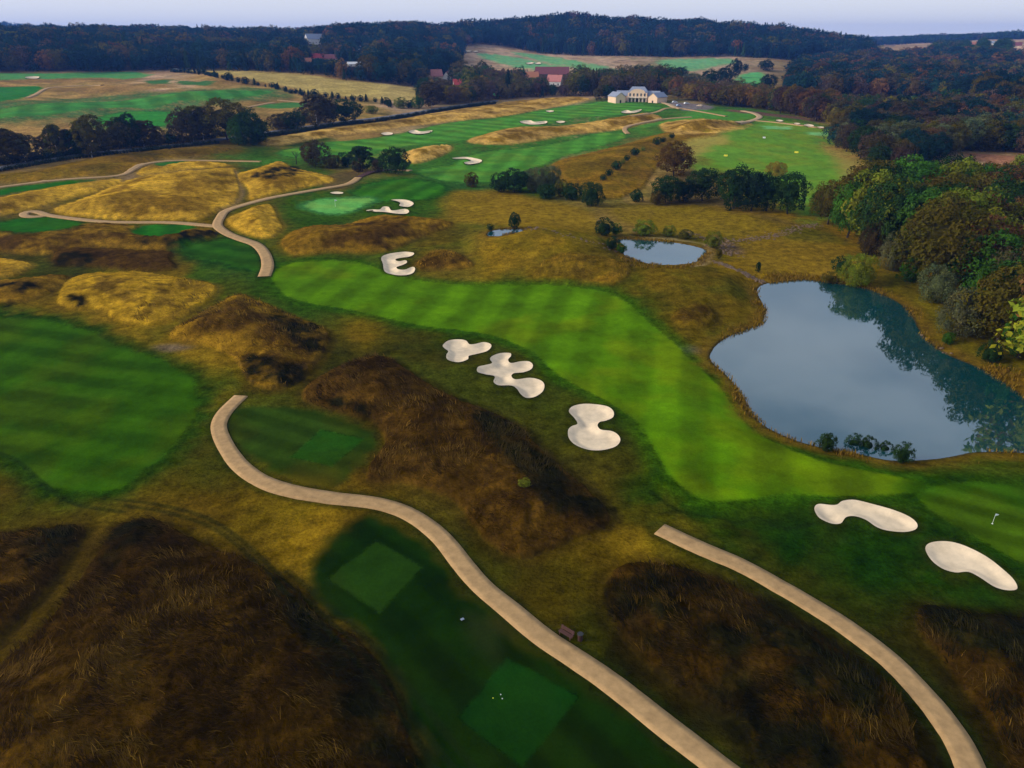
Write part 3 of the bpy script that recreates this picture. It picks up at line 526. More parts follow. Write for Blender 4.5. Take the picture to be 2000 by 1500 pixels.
# ------------------------------------------------------------------ ground, fairways, greens and tees: neighbouring sheets of one surface
idx = np.arange(NT*NR).reshape(NT, NR); i2 = np.roll(idx, -1, 0)
quads = np.stack([idx[:, :-1], idx[:, 1:], i2[:, 1:], i2[:, :-1]], -1).reshape(-1, 4)[:, ::-1]
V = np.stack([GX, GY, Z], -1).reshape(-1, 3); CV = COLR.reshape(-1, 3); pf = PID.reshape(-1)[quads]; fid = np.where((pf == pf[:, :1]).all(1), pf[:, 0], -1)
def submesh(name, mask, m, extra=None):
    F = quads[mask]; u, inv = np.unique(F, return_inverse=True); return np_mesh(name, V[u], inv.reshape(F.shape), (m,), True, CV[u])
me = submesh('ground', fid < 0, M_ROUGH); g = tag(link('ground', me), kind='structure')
bm = bmesh.new(); bm.from_mesh(me); bm.verts.ensure_lookup_table()
ring = sorted([v for v in bm.verts if math.hypot(v.co.x, v.co.y) < 1.5], key=lambda v: math.atan2(v.co.x, v.co.y)); bm.faces.new(ring[::-1]); bm.to_mesh(me); bm.free()
NICE = dict(fairway='fairway', putting_green='putting_green', tee='tee_ground', mown_bank='mown_bank', practice_range='practice_range')
for i, R in enumerate(MOWN):
    mk = fid == i
    if mk.any(): tag(link(NICE[R['name']], submesh(NICE[R['name']], mk, M_TURF)), kind='structure')
# ------------------------------------------------------------------ sand bunkers: a sunken floor of sand inside the turf lip
def fill(poly, step):
    lo, hi = poly.min(0), poly.max(0); gx, gy = np.meshgrid(np.arange(lo[0], hi[0], step), np.arange(lo[1], hi[1], step)); gx = gx.ravel(); gy = gy.ravel()
    k = sdist(poly, gx, gy) > step*.5; P = [Vector(p) for p in poly]+[Vector((a, b)) for a, b in zip(gx[k], gy[k])]
    n = len(poly); vs, es, fs, *_ = mgeo.delaunay_2d_cdt(P, [], [list(range(n))], 1, 1e-4); return np.array([tuple(v) for v in vs]), np.array([list(f) for f in fs])
for B in bunk:
    v, f = fill(B['w'], max(.35, B['size']/22)); d = sdist(B['w'], v[:, 0], v[:, 1]); d = np.where(d < .02, 0, d)
    r = math.hypot(*B['w'].mean(0)); z = zat(v[:, 0], v[:, 1], Zs)+.05+r*.0004-B['dep']*sstep(0, 1.3, d)+(fbm(v[:, 0]/2.5, v[:, 1]/2.5, 3, 51)-.5)*.22*sstep(0, 1, d)
    o = link('sand_bunker', np_mesh('sand_bunker', np.c_[v, z], f, (M_SAND,), True)); tag(o, B['lab'], 'sand bunker', 'sand bunkers of the golf course')
# ------------------------------------------------------------------ water
mw = bpy.data.materials.new('pond_water'); mw.use_nodes = True; t = mw.node_tree; b = t.nodes['Principled BSDF']
b.inputs['Base Color'].default_value = (.004, .046, .048, 1); b.inputs['Roughness'].default_value = .03; b.inputs['IOR'].default_value = 2.5; b.inputs['Specular IOR Level'].default_value = .5
co = t.nodes.new('ShaderNodeTexCoord'); nn = t.nodes.new('ShaderNodeTexNoise'); nn.inputs['Scale'].default_value = .9; nn.inputs['Detail'].default_value = 3
t.links.new(co.outputs['Object'], nn.inputs['Vector']); bp = t.nodes.new('ShaderNodeBump'); bp.inputs['Strength'].default_value = .02; bp.inputs['Distance'].default_value = .1
t.links.new(nn.outputs['Fac'], bp.inputs['Height']); t.links.new(bp.outputs[0], b.inputs['Normal'])
for w, zl in pond_w:
    c = w.mean(0); e = np.roll(w, -1, 0)-np.roll(w, 1, 0); nrm = np.c_[e[:, 1], -e[:, 0]]/np.linalg.norm(e, axis=1)[:, None]
    if sdist(w, *(w[:1]+nrm[:1]*.05).T)[0] > 0: nrm = -nrm
    w3 = w+nrm*.25; tri = mgeo.tessellate_polygon([[Vector((*p, 0)) for p in w3]])
    f = np.array(tri); o = np.cross(w3[f[:, 1]]-w3[f[:, 0]], w3[f[:, 2]]-w3[f[:, 0]]); f[o < 0] = f[o < 0][:, ::-1]
    tag(link('pond', np_mesh('pond', np.c_[w3, np.full(len(w3), zl)], f, (mw,))), kind='structure')
# ------------------------------------------------------------------ cart paths, road
def ribbon(name, s, width, m, lift=.07, n=10, endpix=True, kind='structure'):
    w = unproj(smooth_open(pts(s), n)); seg = np.r_[0, np.cumsum(np.linalg.norm(np.diff(w, axis=0), axis=1))]
    st = max(.6, np.hypot(*w.T).min()*.006); u = np.arange(0, seg[-1]+st*.5, st); c = np.c_[np.interp(u, seg, w[:, 0]), np.interp(u, seg, w[:, 1])]
    for _ in range(3): c[1:-1] = (c[:-2]+2*c[1:-1]+c[2:])/4
    tg = np.gradient(c, axis=0); tg /= np.linalg.norm(tg, axis=1)[:, None]; nr = np.c_[tg[:, 1], -tg[:, 0]]; V = []; offs = [-.5, -.5, -.25, 0, .25, .5, .5]
    ww = width*(1+.05*(np.array([vnoise(np.array([k*.11]), np.array([1.5]), 3)[0] for k in range(len(c))])-.5)*2); r = np.hypot(*c.T); cols = []
    for a in offs: p = c+nr*(a*ww)[:, None]; cols.append(np.c_[p, zat(p[:, 0], p[:, 1])])
    zc = np.max([k[:, 2] for k in cols], 0); z = np.array([k[:, 2] for k in cols]); z = .5*z+.5*zc+lift+r*.0005
    for j in (0, 6): z[j] = z[j]-.35-r*.001
    for j in range(7): cols[j][:, 2] = z[j]
    V = np.stack(cols, 1); nn_ = len(c); V = V.reshape(-1, 3); ii = np.arange(nn_*7).reshape(nn_, 7)
    F = np.stack([ii[:-1, :-1], ii[:-1, 1:], ii[1:, 1:], ii[1:, :-1]], -1).reshape(-1, 4)
    return tag(link(name, np_mesh(name, V, F, (m,), False)), kind=kind), c
for s, w, m in PATHS: ribbon('cart_path', s, w, m)
ROAD = "-80,341 0,329 105,310 210,297 315,287 420,274 525,259 650,241 755,229 860,212 930,202 970,197"
_, ROADC = ribbon('road', ROAD, 5, M_ROAD, .12)
# ------------------------------------------------------------------ trees
def crown_mesh(name, seed, kind, lobes, per, leaf, m):
    """unit height tree crown: leaf clumps spread over irregular lobes, with an inner mass of foliage"""
    g = np.random.default_rng(seed); C = []; Rl = []
    if kind == 'conifer':
        for i in range(lobes):
            t = (i+g.random())/lobes; a = i*2.4+g.random(); rr = (.27*(1-t)**.85+.012)*(.75+.5*g.random())
            C.append((rr*.72*math.cos(a), rr*.72*math.sin(a), .06+.92*t)); Rl.append(.03+.085*(1-t))
    else:
        rx, rz, cz = dict(round=(.41, .43, .53), tall=(.24, .46, .52), shrub=(.52, .52, .42), willow=(.48, .50, .46), spread=(.50, .41, .55))[kind]
        lump = g.random((6, 3))-.5; lump /= np.linalg.norm(lump, axis=1)[:, None]; la = g.random(6)*.34-.10
        for i in range(lobes):
            zz = 1-2*(i+.5)/lobes; a = i*2.39996+g.random()*.6; s = math.sqrt(max(0, 1-zz*zz)); u = np.array([s*math.cos(a), s*math.sin(a), zz])
            k = 1+sum(q*max(0, float(u@l))**3 for q, l in zip(la, lump)); f = (.62+.30*g.random())*k
            if kind in ('shrub', 'willow') and u[2] < -.5: f *= .8
            if kind == 'tall': f *= 1.0-.35*max(0, u[2])
            p = np.array([u[0]*rx*f, u[1]*rx*f, cz+u[2]*rz*f]); C.append(p); Rl.append((.085+.075*g.random())*(rx/.40)**.6*(.8 if kind == 'tall' else 1))
    C = np.array(C); Rl = np.array(Rl); n = len(C)
    dirs = g.normal(size=(n, per, 3)); dirs /= np.linalg.norm(dirs, axis=2)[..., None]
    outw = C-np.array([0, 0, .42]); outw /= np.linalg.norm(outw, axis=1)[:, None]; dirs = dirs+outw[:, None]*.75+np.array([0, 0, .25]); dirs /= np.linalg.norm(dirs, axis=2)[..., None]
    P = C[:, None]+dirs*(Rl[:, None, None]*(.55+.6*g.random((n, per, 1)))); nrm = dirs+g.normal(size=dirs.shape)*.42
    if kind == 'conifer': nrm[..., 2] += .2; P[..., 2] -= .02
    if kind == 'willow': P[..., 2] -= .10*g.random((n, per)); nrm[..., 2] -= .3
    nrm /= np.linalg.norm(nrm, axis=2)[..., None]
    t1 = np.cross(nrm, g.normal(size=nrm.shape)); t1 /= np.linalg.norm(t1, axis=2)[..., None]; t2 = np.cross(nrm, t1)
    s = leaf*(.6+.8*g.random((n, per, 1))); a = t1*s; b = t2*s*.62
    V = np.stack([P-a, P-b*.8+nrm*s*.12, P+a, P+b*.8+nrm*s*.12], 2).reshape(-1, 3); F = np.arange(len(V)).reshape(-1, 4)
    hue = (.74+.52*g.random((n, 1)))*(.88+.24*g.random((n, per))); warm = (g.random((n, 1))-.5)*.3+(g.random((n, per))-.5)*.16
    col = np.stack([hue*(1+warm), hue, hue*(1-warm)], -1); col = np.repeat(col.reshape(-1, 3), 4, 0)
    # the inner mass of twigs and leaves
    bm = bmesh.new(); bmesh.ops.create_icosphere(bm, subdivisions=2, radius=1); iv = np.array([v.co[:] for v in bm.verts]); ifc = [[v.index for v in f.verts] for f in bm.faces]; bm.free()
    if kind == 'conifer':
        h = (iv[:, 2]+1)/2; rad = .15*(1-h)+.01; iv = np.c_[iv[:, 0]*rad*1.2, iv[:, 1]*rad*1.2, .08+.86*h]
    else: iv = iv*np.array([rx*.58, rx*.58, rz*.62])*(.7+.4*g.random((len(iv), 1)))+np.array([0, 0, cz])
    nb = len(V); V = np.r_[V, iv]; col = np.r_[col, np.full((len(iv), 3), .75)]
    ft = np.array(ifc)+nb; F = np.r_[F, np.c_[ft, ft[:, 2]]] if False else F
    me = bpy.data.meshes.new(name); me.from_pydata(V.tolist(), [], F.tolist()+ft.tolist()); me.materials.append(m)
    at = me.attributes.new('col', 'FLOAT_COLOR', 'POINT'); at.data.foreach_set('color', np.c_[col, np.ones(len(col))].astype(np.float32).ravel()); me.update(); return me
def trunk_mesh(name, seed, m, top=.62, r=.022, lean=.03, limbs=5):
    g = random.Random(seed); b = MB(); p = Vector((0, 0, -.03)); rr = r
    for k in range(4):
        q = Vector((g.uniform(-lean, lean), g.uniform(-lean, lean), top*(k+1)/4)); b.tube(p, q, rr*1.25 if k == 0 else rr, rr*.78, 7); p = q; rr *= .78
    for k in range(limbs):
        z = top*g.uniform(.35, .95); a = k*2.4+g.random(); l = g.uniform(.16, .28); s = Vector((0, 0, z)); e = s+Vector((math.cos(a)*l, math.sin(a)*l, l*.75))
        b.tube(s, e, r*.42, r*.14, 5); a2 = a+.7; b.tube(s.lerp(e, .55), s.lerp(e, .55)+Vector((math.cos(a2)*l*.5, math.sin(a2)*l*.5, l*.4)), r*.22, r*.08, 4)
    return b.mesh(name, m, True)
KINDS = dict(round=('round', 48, 92, .024), spread=('spread', 50, 92, .024), tall=('tall', 50, 78, .021), conifer=('conifer', 64, 46, .017), shrub=('shrub', 34, 55, .036), willow=('willow', 50, 120, .022))
CROWN = {k: [crown_mesh('crown', 100+7*i+11*j, a, n, p, l, M_LEAF) for i in range(4 if k in ('round', 'spread') else 3)] for j, (k, (a, n, p, l)) in enumerate(KINDS.items())}
TRUNK = [trunk_mesh('trunk', i, M_BARK) for i in range(3)]; TRUNKB = [trunk_mesh('trunk', 9+i, M_BIRCH, .75, .013, .05) for i in range(2)]; TRUNKS = [trunk_mesh('stem', 19, M_BARK, .5, .03, .06, 4)]
NAME = dict(round='broadleaf_tree', spread='broadleaf_tree', tall='birch_tree', conifer='conifer_tree', shrub='bush', willow='willow_tree')
COLS = dict(dark=((.019, .044, .009), 'dark green'), green=((.034, .090, .008), 'leaf green'), olive=((.085, .068, .006), 'olive'), brown=((.120, .070, .008), 'golden brown'), rust=((.115, .052, .016), 'rust red'),
            dull=((.066, .050, .016), 'dull brown'), grey=((.105, .115, .045), 'grey-green'), lime=((.13, .15, .010), 'yellow-green'), bright=((.055, .125, .010), 'bright green'), yellow=((.22, .16, .012), 'yellow'), spruce=((.008, .028, .026), 'bluish green'), pine=((.012, .030, .014), 'blackish green'), purple=((.068, .042, .026), 'purplish brown'))
used = []
def plant(kind, x, y, h, w, col, label=None, group=None, cat=None, birch=False, z=None):
    z = float(zat(x, y)) if z is None else z; k = RNG.integers(1000); rz = float(RNG.random()*6.28)
    root = empty(NAME[kind], (x, y, z), rz); tag(root, label, cat or ('bush' if kind == 'shrub' else 'tree'), group)
    base = dict(round=.80, spread=1.0, tall=.46, conifer=.50, shrub=1.04, willow=.92)[kind]; s = (w/base, w/base, h)
    tl = TRUNKS if kind in ('shrub', 'willow') else TRUNKB if birch else TRUNK
    link('stem' if kind == 'shrub' else 'trunk', tl[k % len(tl)], root, scale=(h*.9, h*.9, h))
    c = link('crown', CROWN[kind][k % len(CROWN[kind])], root, scale=s); rgb = np.array(COLS[col][0])*(.85+.3*RNG.random())*(1+(RNG.random(3)-.5)*.16); c.color = (*rgb, 1)
    used.append((x, y)); return root
def axis_d(x, y, z): return y*CP+(H-z)*SP
def plantpx(kind, px, py, hp, wp, col, label, group=None, birch=False):
    x, y = unproj([(px, py)])[0]; z = float(zat(x, y)); d = axis_d(x, y, z); dep = math.atan2(H-z, math.hypot(x, y))
    return plant(kind, x, y, hp*d/(FPX*math.cos(dep)), wp*d/FPX, col, label, group, birch=birch)
T = plantpx
# the copse by the footbridge
T('round', 615, 327, 50, 50, 'dull', 'dark olive-brown round tree at the left end of the copse by the footbridge')
T('shrub', 650, 328, 27, 34, 'olive', 'olive bush next to the round brown tree in the copse'); T('shrub', 676, 326, 28, 32, 'dark', 'dark bush in the middle of the copse by the footbridge')
T('tall', 708, 333, 54, 44, 'dark', 'tallest dark green tree in the middle of the copse by the footbridge'); T('shrub', 700, 336, 26, 26, 'dull', 'small brown bush at the foot of the tallest tree in the copse')
T('round', 772, 340, 50, 52, 'dark', 'dense dark green tree at the right end of the footbridge')
T('tall', 738, 338, 30, 22, 'dull', 'thin brown tree standing over the dark footbridge')
T('shrub', 921, 365, 28, 29, 'olive', 'small round olive bush standing alone below the striped middle fairway')
for px, py, h, w, k, c, lb in [(978, 375, 38, 42, 'shrub', 'dark', 'dark bush at the left end of the thicket below the middle fairway'), (1005, 376, 44, 52, 'round', 'dark', 'tallest dark tree of the thicket below the middle fairway'), (1045, 374, 46, 44, 'willow', 'grey', 'grey-blue willow in the thicket below the middle fairway'),
    (1075, 372, 48, 40, 'willow', 'grey', 'taller grey-blue willow at the back of the thicket below the middle fairway'), (1068, 388, 30, 40, 'shrub', 'dark', 'low dark bush at the front of the thicket'), (1095, 384, 34, 30, 'shrub', 'olive', 'olive bush right of the grey willows in the thicket'),
    (1118, 390, 32, 40, 'shrub', 'dark', 'dark round bush in the right part of the thicket'), (1155, 402, 46, 42, 'willow', 'dark', 'dark drooping willow at the right end of the thicket')]: T(k, px, py, h, w, c, lb)
# the oaks in front of the practice range
T('round', 1316, 343, 62, 66, 'brown', 'large round golden-brown oak standing alone by the practice range')
for px, py, h, w, k, c, lb in [(1300, 396, 52, 54, 'round', 'dark', 'dark green tree at the left end of the left oak clump'), (1335, 394, 42, 40, 'round', 'pine', 'blackish tree in the middle of the left oak clump'), (1372, 392, 62, 60, 'round', 'dark', 'tall dark oak at the right end of the left oak clump'), (1282, 400, 26, 28, 'shrub', 'olive', 'low olive bush at the left foot of the left oak clump'),
    (1432, 408, 80, 66, 'round', 'dark', 'tall dark oak at the left end of the right oak clump'), (1466, 412, 76, 58, 'round', 'pine', 'blackish oak second from the left in the right oak clump'), (1496, 412, 70, 50, 'round', 'dark', 'dark oak third from the left in the right oak clump'), (1538, 418, 80, 58, 'round', 'dark', 'ragged dark green oak at the right end of the right oak clump'), (1515, 345, 28, 36, 'round', 'yellow', 'bright yellow tree behind the right oak clump'),
    (1243, 394, 24, 26, 'shrub', 'dark', 'small round dark bush left of the oak clumps'), (1604, 420, 54, 42, 'round', 'green', 'slender leaf-green tree between the practice range and the wood')]: T(k, px, py, h, w, c, lb)
# round the small ponds
for px, py, h, w, k, c, lb in [(1180, 460, 34, 40, 'shrub', 'dark', 'dark round bush above the small middle pond'), (1202, 458, 22, 26, 'shrub', 'green', 'green bush touching the dark bush above the small middle pond'), (1258, 460, 30, 46, 'shrub', 'lime', 'wide yellow-green bush above the small middle pond'), (1306, 462, 22, 26, 'shrub', 'lime', 'smaller yellow-green bush above the small middle pond'), (1338, 466, 18, 30, 'shrub', 'olive', 'low olive bush at the back shore of the small middle pond'),
    (1196, 486, 24, 28, 'shrub', 'dark', 'dark bush at the left tip of the small middle pond'), (1214, 494, 18, 20, 'shrub', 'green', 'green bush hanging over the left tip of the small middle pond'), (1392, 484, 32, 36, 'shrub', 'lime', 'yellow-green bush at the right end of the small middle pond'), (1404, 506, 22, 12, 'tall', 'olive', 'thin olive sapling at the right end of the small middle pond'), (1480, 532, 24, 9, 'tall', 'dark', 'thin dark sapling in the meadow above the large pond'),
    (1005, 448, 32, 22, 'round', 'dark', 'small round-topped tree behind the tiny pond'), (958, 450, 13, 15, 'shrub', 'dark', 'tiny dark bush at the left of the tiny pond'), (1642, 532, 32, 38, 'shrub', 'dark', 'dark bush behind the yellow-green willow on the large pond'), (1672, 558, 62, 62, 'willow', 'lime', 'yellow-green willow on the far shore of the large pond'), (1618, 552, 20, 34, 'shrub', 'olive', 'low olive bush on the far shore of the large pond'),
    (1740, 528, 64, 46, 'willow', 'grey', 'grey willow at the edge of the right wood, second from its tip'), (1695, 498, 62, 42, 'willow', 'dull', 'bare-looking grey-brown willow at the tip of the right wood'), (1775, 548, 46, 46, 'shrub', 'green', 'green bush between the grey willow and the twin willows'), (1826, 590, 70, 62, 'willow', 'grey', 'rounded grey-green willow, left of the three by the large pond'), (1872, 655, 96, 76, 'willow', 'grey', 'tallest grey-green willow, middle of the three by the large pond'), (1912, 618, 66, 56, 'willow', 'grey', 'grey-green willow, right of the three by the large pond'),
    (1850, 672, 26, 24, 'shrub', 'green', 'small green bush under the tallest grey-green willow'), (1990, 700, 116, 60, 'round', 'green', 'leaf-green tree at the right edge above the large pond'), (1930, 706, 40, 44, 'shrub', 'dark', 'dark bush under the wood at the right shore of the large pond')]: T(k, px, py, h, w, c, lb)
for px, py, h, w, lb in [(1613, 880, 38, 36, 'dark bush standing alone at the near shore of the large pond'), (1664, 882, 34, 36, 'dark bush at the left end of the row on the near shore'), (1691, 887, 36, 36, 'dark bush second from the left in the row on the near shore'), (1725, 893, 32, 32, 'smallest dark bush of the row on the near shore'), (1760, 903, 38, 40, 'largest dark bush at the right end of the row on the near shore')]: T('shrub', px, py, h, w, 'dark', lb, 'dark bushes on the near shore of the large pond')
T('shrub', 1025+0, 948, 12, 26, 'lime', 'pale yellow-green bush in the middle of the dark heather mound')
# hedgerow along the road, from the left
HR = [(-20, 322, 70, 56, 'round', 'dull', 'broad dull brown tree cut by the left edge of the picture'), (22, 320, 72, 44, 'tall', 'olive', 'olive birch at the left edge of the roadside row'), (50, 318, 58, 44, 'tall', 'dull', 'brown birch with white stems, third of the roadside row'), (92, 304, 38, 24, 'round', 'dull', 'short rounded brown tree in the gap of the roadside row'), (115, 306, 68, 26, 'tall', 'olive', 'narrow olive birch right of the gap in the roadside row'),
      (138, 302, 52, 32, 'tall', 'dull', 'dull brown tree right of the narrow olive birch'), (160, 304, 48, 30, 'round', 'dark', 'dark tree left of the tall pointed birch'), (180, 308, 86, 40, 'tall', 'olive', 'tallest pointed olive birch of the roadside row'), (203, 300, 52, 30, 'tall', 'dull', 'dull tree just right of the tall pointed birch'), (234, 292, 54, 48, 'round', 'dull', 'spreading dull brown tree with a white stem in the roadside row'), (256, 290, 62, 34, 'round', 'dark', 'dark green tree between two brown trees of the roadside row'),
      (282, 287, 56, 40, 'tall', 'dull', 'brown tree before the low gap in the roadside row'), (308, 284, 38, 28, 'shrub', 'dull', 'low brown tree at the gap in the roadside row'), (335, 280, 24, 30, 'shrub', 'dark', 'dark bush filling the gap in the roadside row'), (358, 280, 60, 36, 'round', 'dull', 'brown tree left of the tall poplars by the road'), (378, 277, 72, 34, 'tall', 'olive', 'tall olive poplar by the road, left of two'), (398, 275, 68, 38, 'tall', 'dull', 'tall brownish poplar by the road, right of two'),
      (445, 274, 72, 66, 'round', 'olive', 'big olive-brown oak standing out of the roadside row'), (467, 284, 46, 26, 'round', 'green', 'leaf-green tree in front of the big roadside oak'), (490, 281, 60, 48, 'round', 'dark', 'dark green tree right of the big roadside oak'), (506, 277, 42, 34, 'shrub', 'pine', 'blackish bush at the right end of the big oak group'), (548, 254, 32, 40, 'shrub', 'dull', 'brown bush right of the big oak group'), (572, 253, 34, 44, 'shrub', 'dark', 'dark wide bush behind the road hedge'),
      (588, 230, 18, 26, 'shrub', 'dark', 'small dark bush behind the road hedge'), (600, 240, 22, 24, 'shrub', 'grey', 'grey-green bush left of the tall brown birches'), (619, 246, 66, 40, 'tall', 'dull', 'tall brown birch, left of two in the middle of the road'), (641, 243, 52, 32, 'tall', 'dull', 'shorter brown birch, right of two in the middle of the road'), (677, 241, 42, 48, 'round', 'dark', 'round dark tree right of the two brown birches'), (726, 222, 16, 22, 'shrub', 'lime', 'yellow-green bush between the conifer row and the road'),
      (783, 212, 20, 22, 'shrub', 'lime', 'yellow-green bush near the far end of the road'), (801, 211, 14, 16, 'shrub', 'dark', 'low dark bush near the far end of the road'), (818, 213, 22, 17, 'round', 'green', 'small egg-shaped green tree near the far end of the road'), (843, 210, 50, 36, 'tall', 'dull', 'tall ragged brown birch at the end of the tan field')]
for px, py, h, w, k, c, lb in HR: T(k, px, py, h*1.05, w*1.28, c, lb, birch=(k == 'tall' and c != 'dark'))
for px, py, h, w, k, c, lb in [(1168, 196, 24, 19, 'round', 'dull', 'brown tree left of the clubhouse'), (1186, 194, 26, 26, 'round', 'dark', 'dark tree hugging the left wall of the clubhouse'), (1265, 150, 22, 18, 'round', 'pine', 'blackish round tree on the slope above the clubhouse roof'), (1290, 155, 16, 22, 'round', 'dark', 'lower dark tree behind the clubhouse'), (1328, 160, 28, 28, 'round', 'pine', 'blackish round tree right of the clubhouse on the slope'),
    (1350, 172, 28, 40, 'round', 'grey', 'wide grey-green tree below the round blackish tree'), (1385, 168, 30, 34, 'round', 'dark', 'dark tree left of the steep hillside green'), (1413, 166, 34, 30, 'round', 'pine', 'blackish tree next to the steep hillside green'), (1436, 152, 34, 22, 'round', 'pine', 'tall blackish tree at the left edge of the steep hillside green'), (1455, 140, 14, 12, 'round', 'dark', 'small dark tree above the steep hillside green'), (1495, 138, 20, 26, 'round', 'dark', 'dark tree at the top right of the steep hillside green'), (1498, 178, 30, 32, 'spread', 'pine', 'blackish conical tree alone at the right of the steep hillside green'),
    (993, 192, 52, 22, 'conifer', 'pine', 'tall dark spruce in the belt left of the clubhouse'), (1157, 186, 48, 18, 'conifer', 'dull', 'thin brown spire-shaped tree in the belt left of the clubhouse')]: T(k, px, py, h, w, c, lb)
T('round', 1852, 438, 122, 90, 'lime', 'bright yellow-green tree crowning the right wood'); T('round', 1905, 425, 96, 66, 'green', 'leaf-green tree right of the bright yellow-green one'); T('tall', 1755, 470, 100, 34, 'rust', 'rusty half-bare tree at the edge of the right wood')
# the bare tree by the path: forked limbs only
def bare_tree(px, py, hp, label):
    x, y = unproj([(px, py)])[0]; z = float(zat(x, y)); h = hp*axis_d(x, y, z)/(FPX*.95); g = random.Random(3); root = tag(empty('bare_tree', (x, y, z)), label, 'tree')
    b = MB(); b.tube((0, 0, -.2), (.1*h*.2, 0, h*.5), .035*h, .026*h, 7); b.build('trunk', M_BARK, root, smooth=True)
    for k in range(5):
        a = k*1.3; c = MB(); s = Vector((.02*h, 0, h*(.38+.03*k))); e = s+Vector((math.cos(a)*h*.26, math.sin(a)*h*.26, h*.34)); c.tube(s, e, .016*h, .008*h, 5)
        for _ in range(4):
            q = s.lerp(e, g.uniform(.4, 1)); c.tube(q, q+Vector((g.uniform(-.14, .14)*h, g.uniform(-.14, .14)*h, g.uniform(.04, .16)*h)), .007*h, .003*h, 4)
        c.build('limb', M_BARK, root)
bare_tree(579, 321, 28, 'bare forked tree left of the copse by the footbridge')
# young conifers planted in a row beside the tan field
w = unproj(smooth_open(pts("330,141 367,143 420,150 462,161 507,168 546,176 588,186 630,190 660,193 700,198 748,203 764,211"), 8)); seg = np.r_[0, np.cumsum(np.linalg.norm(np.diff(w, axis=0), axis=1))]
u = 0; k = 0
while u < seg[-1]:
    x = np.interp(u, seg, w[:, 0])+RNG.normal()*1.5; y = np.interp(u, seg, w[:, 1])+RNG.normal()*1.5; h = RNG.uniform(2.8, 6.2)
    plant('conifer' if k % 5 in (0, 3) else 'shrub', x, y, h, h*RNG.uniform(.6, .8) if k % 5 in (0, 3) else h*RNG.uniform(.9, 1.3), 'pine' if k % 3 else 'dark', ('tall ' if h > 5 else 'low ' if h < 3.8 else 'small ')+('pointed conifer' if k % 5 in (0, 3) else 'rounded evergreen')+', '+('wood end' if u < seg[-1]*.33 else 'middle' if u < seg[-1]*.66 else 'road end')+' of the planted row along the tan field', 'evergreens in the row along the tan field'); u += RNG.uniform(4.0, 8.5); k += 1
w = unproj(smooth_open(pts("1178,352 1205,330 1226,312 1245,300 1262,292 1290,280 1315,268"), 6)); seg = np.r_[0, np.cumsum(np.linalg.norm(np.diff(w, axis=0), axis=1))]
for k, f in enumerate((0, .07, .2, .3, .37, .5, .57, .64, .8, .87, .98)):
    x = np.interp(f*seg[-1], seg, w[:, 0]); y = np.interp(f*seg[-1], seg, w[:, 1]); h = (2.2, 2.6, 3.6, 2.0, 2.4, 3.4, 2.2, 2.0, 3.8, 2.6, 2.8)[k]
    c = ('dark', 'dark', 'dark', 'lime', 'dark', 'dark', 'lime', 'lime', 'dark', 'dark', 'dark')[k]; plant('shrub', x, y, h, h*1.2, c, ('lowest', 'second lowest', 'third lowest', 'fourth lowest', 'fifth lowest', 'middle', 'fifth highest', 'fourth highest', 'third highest', 'second highest', 'highest')[k]+f' bush, {COLS[c][1]}, in the line up the brown slope', 'bushes up the brown slope')
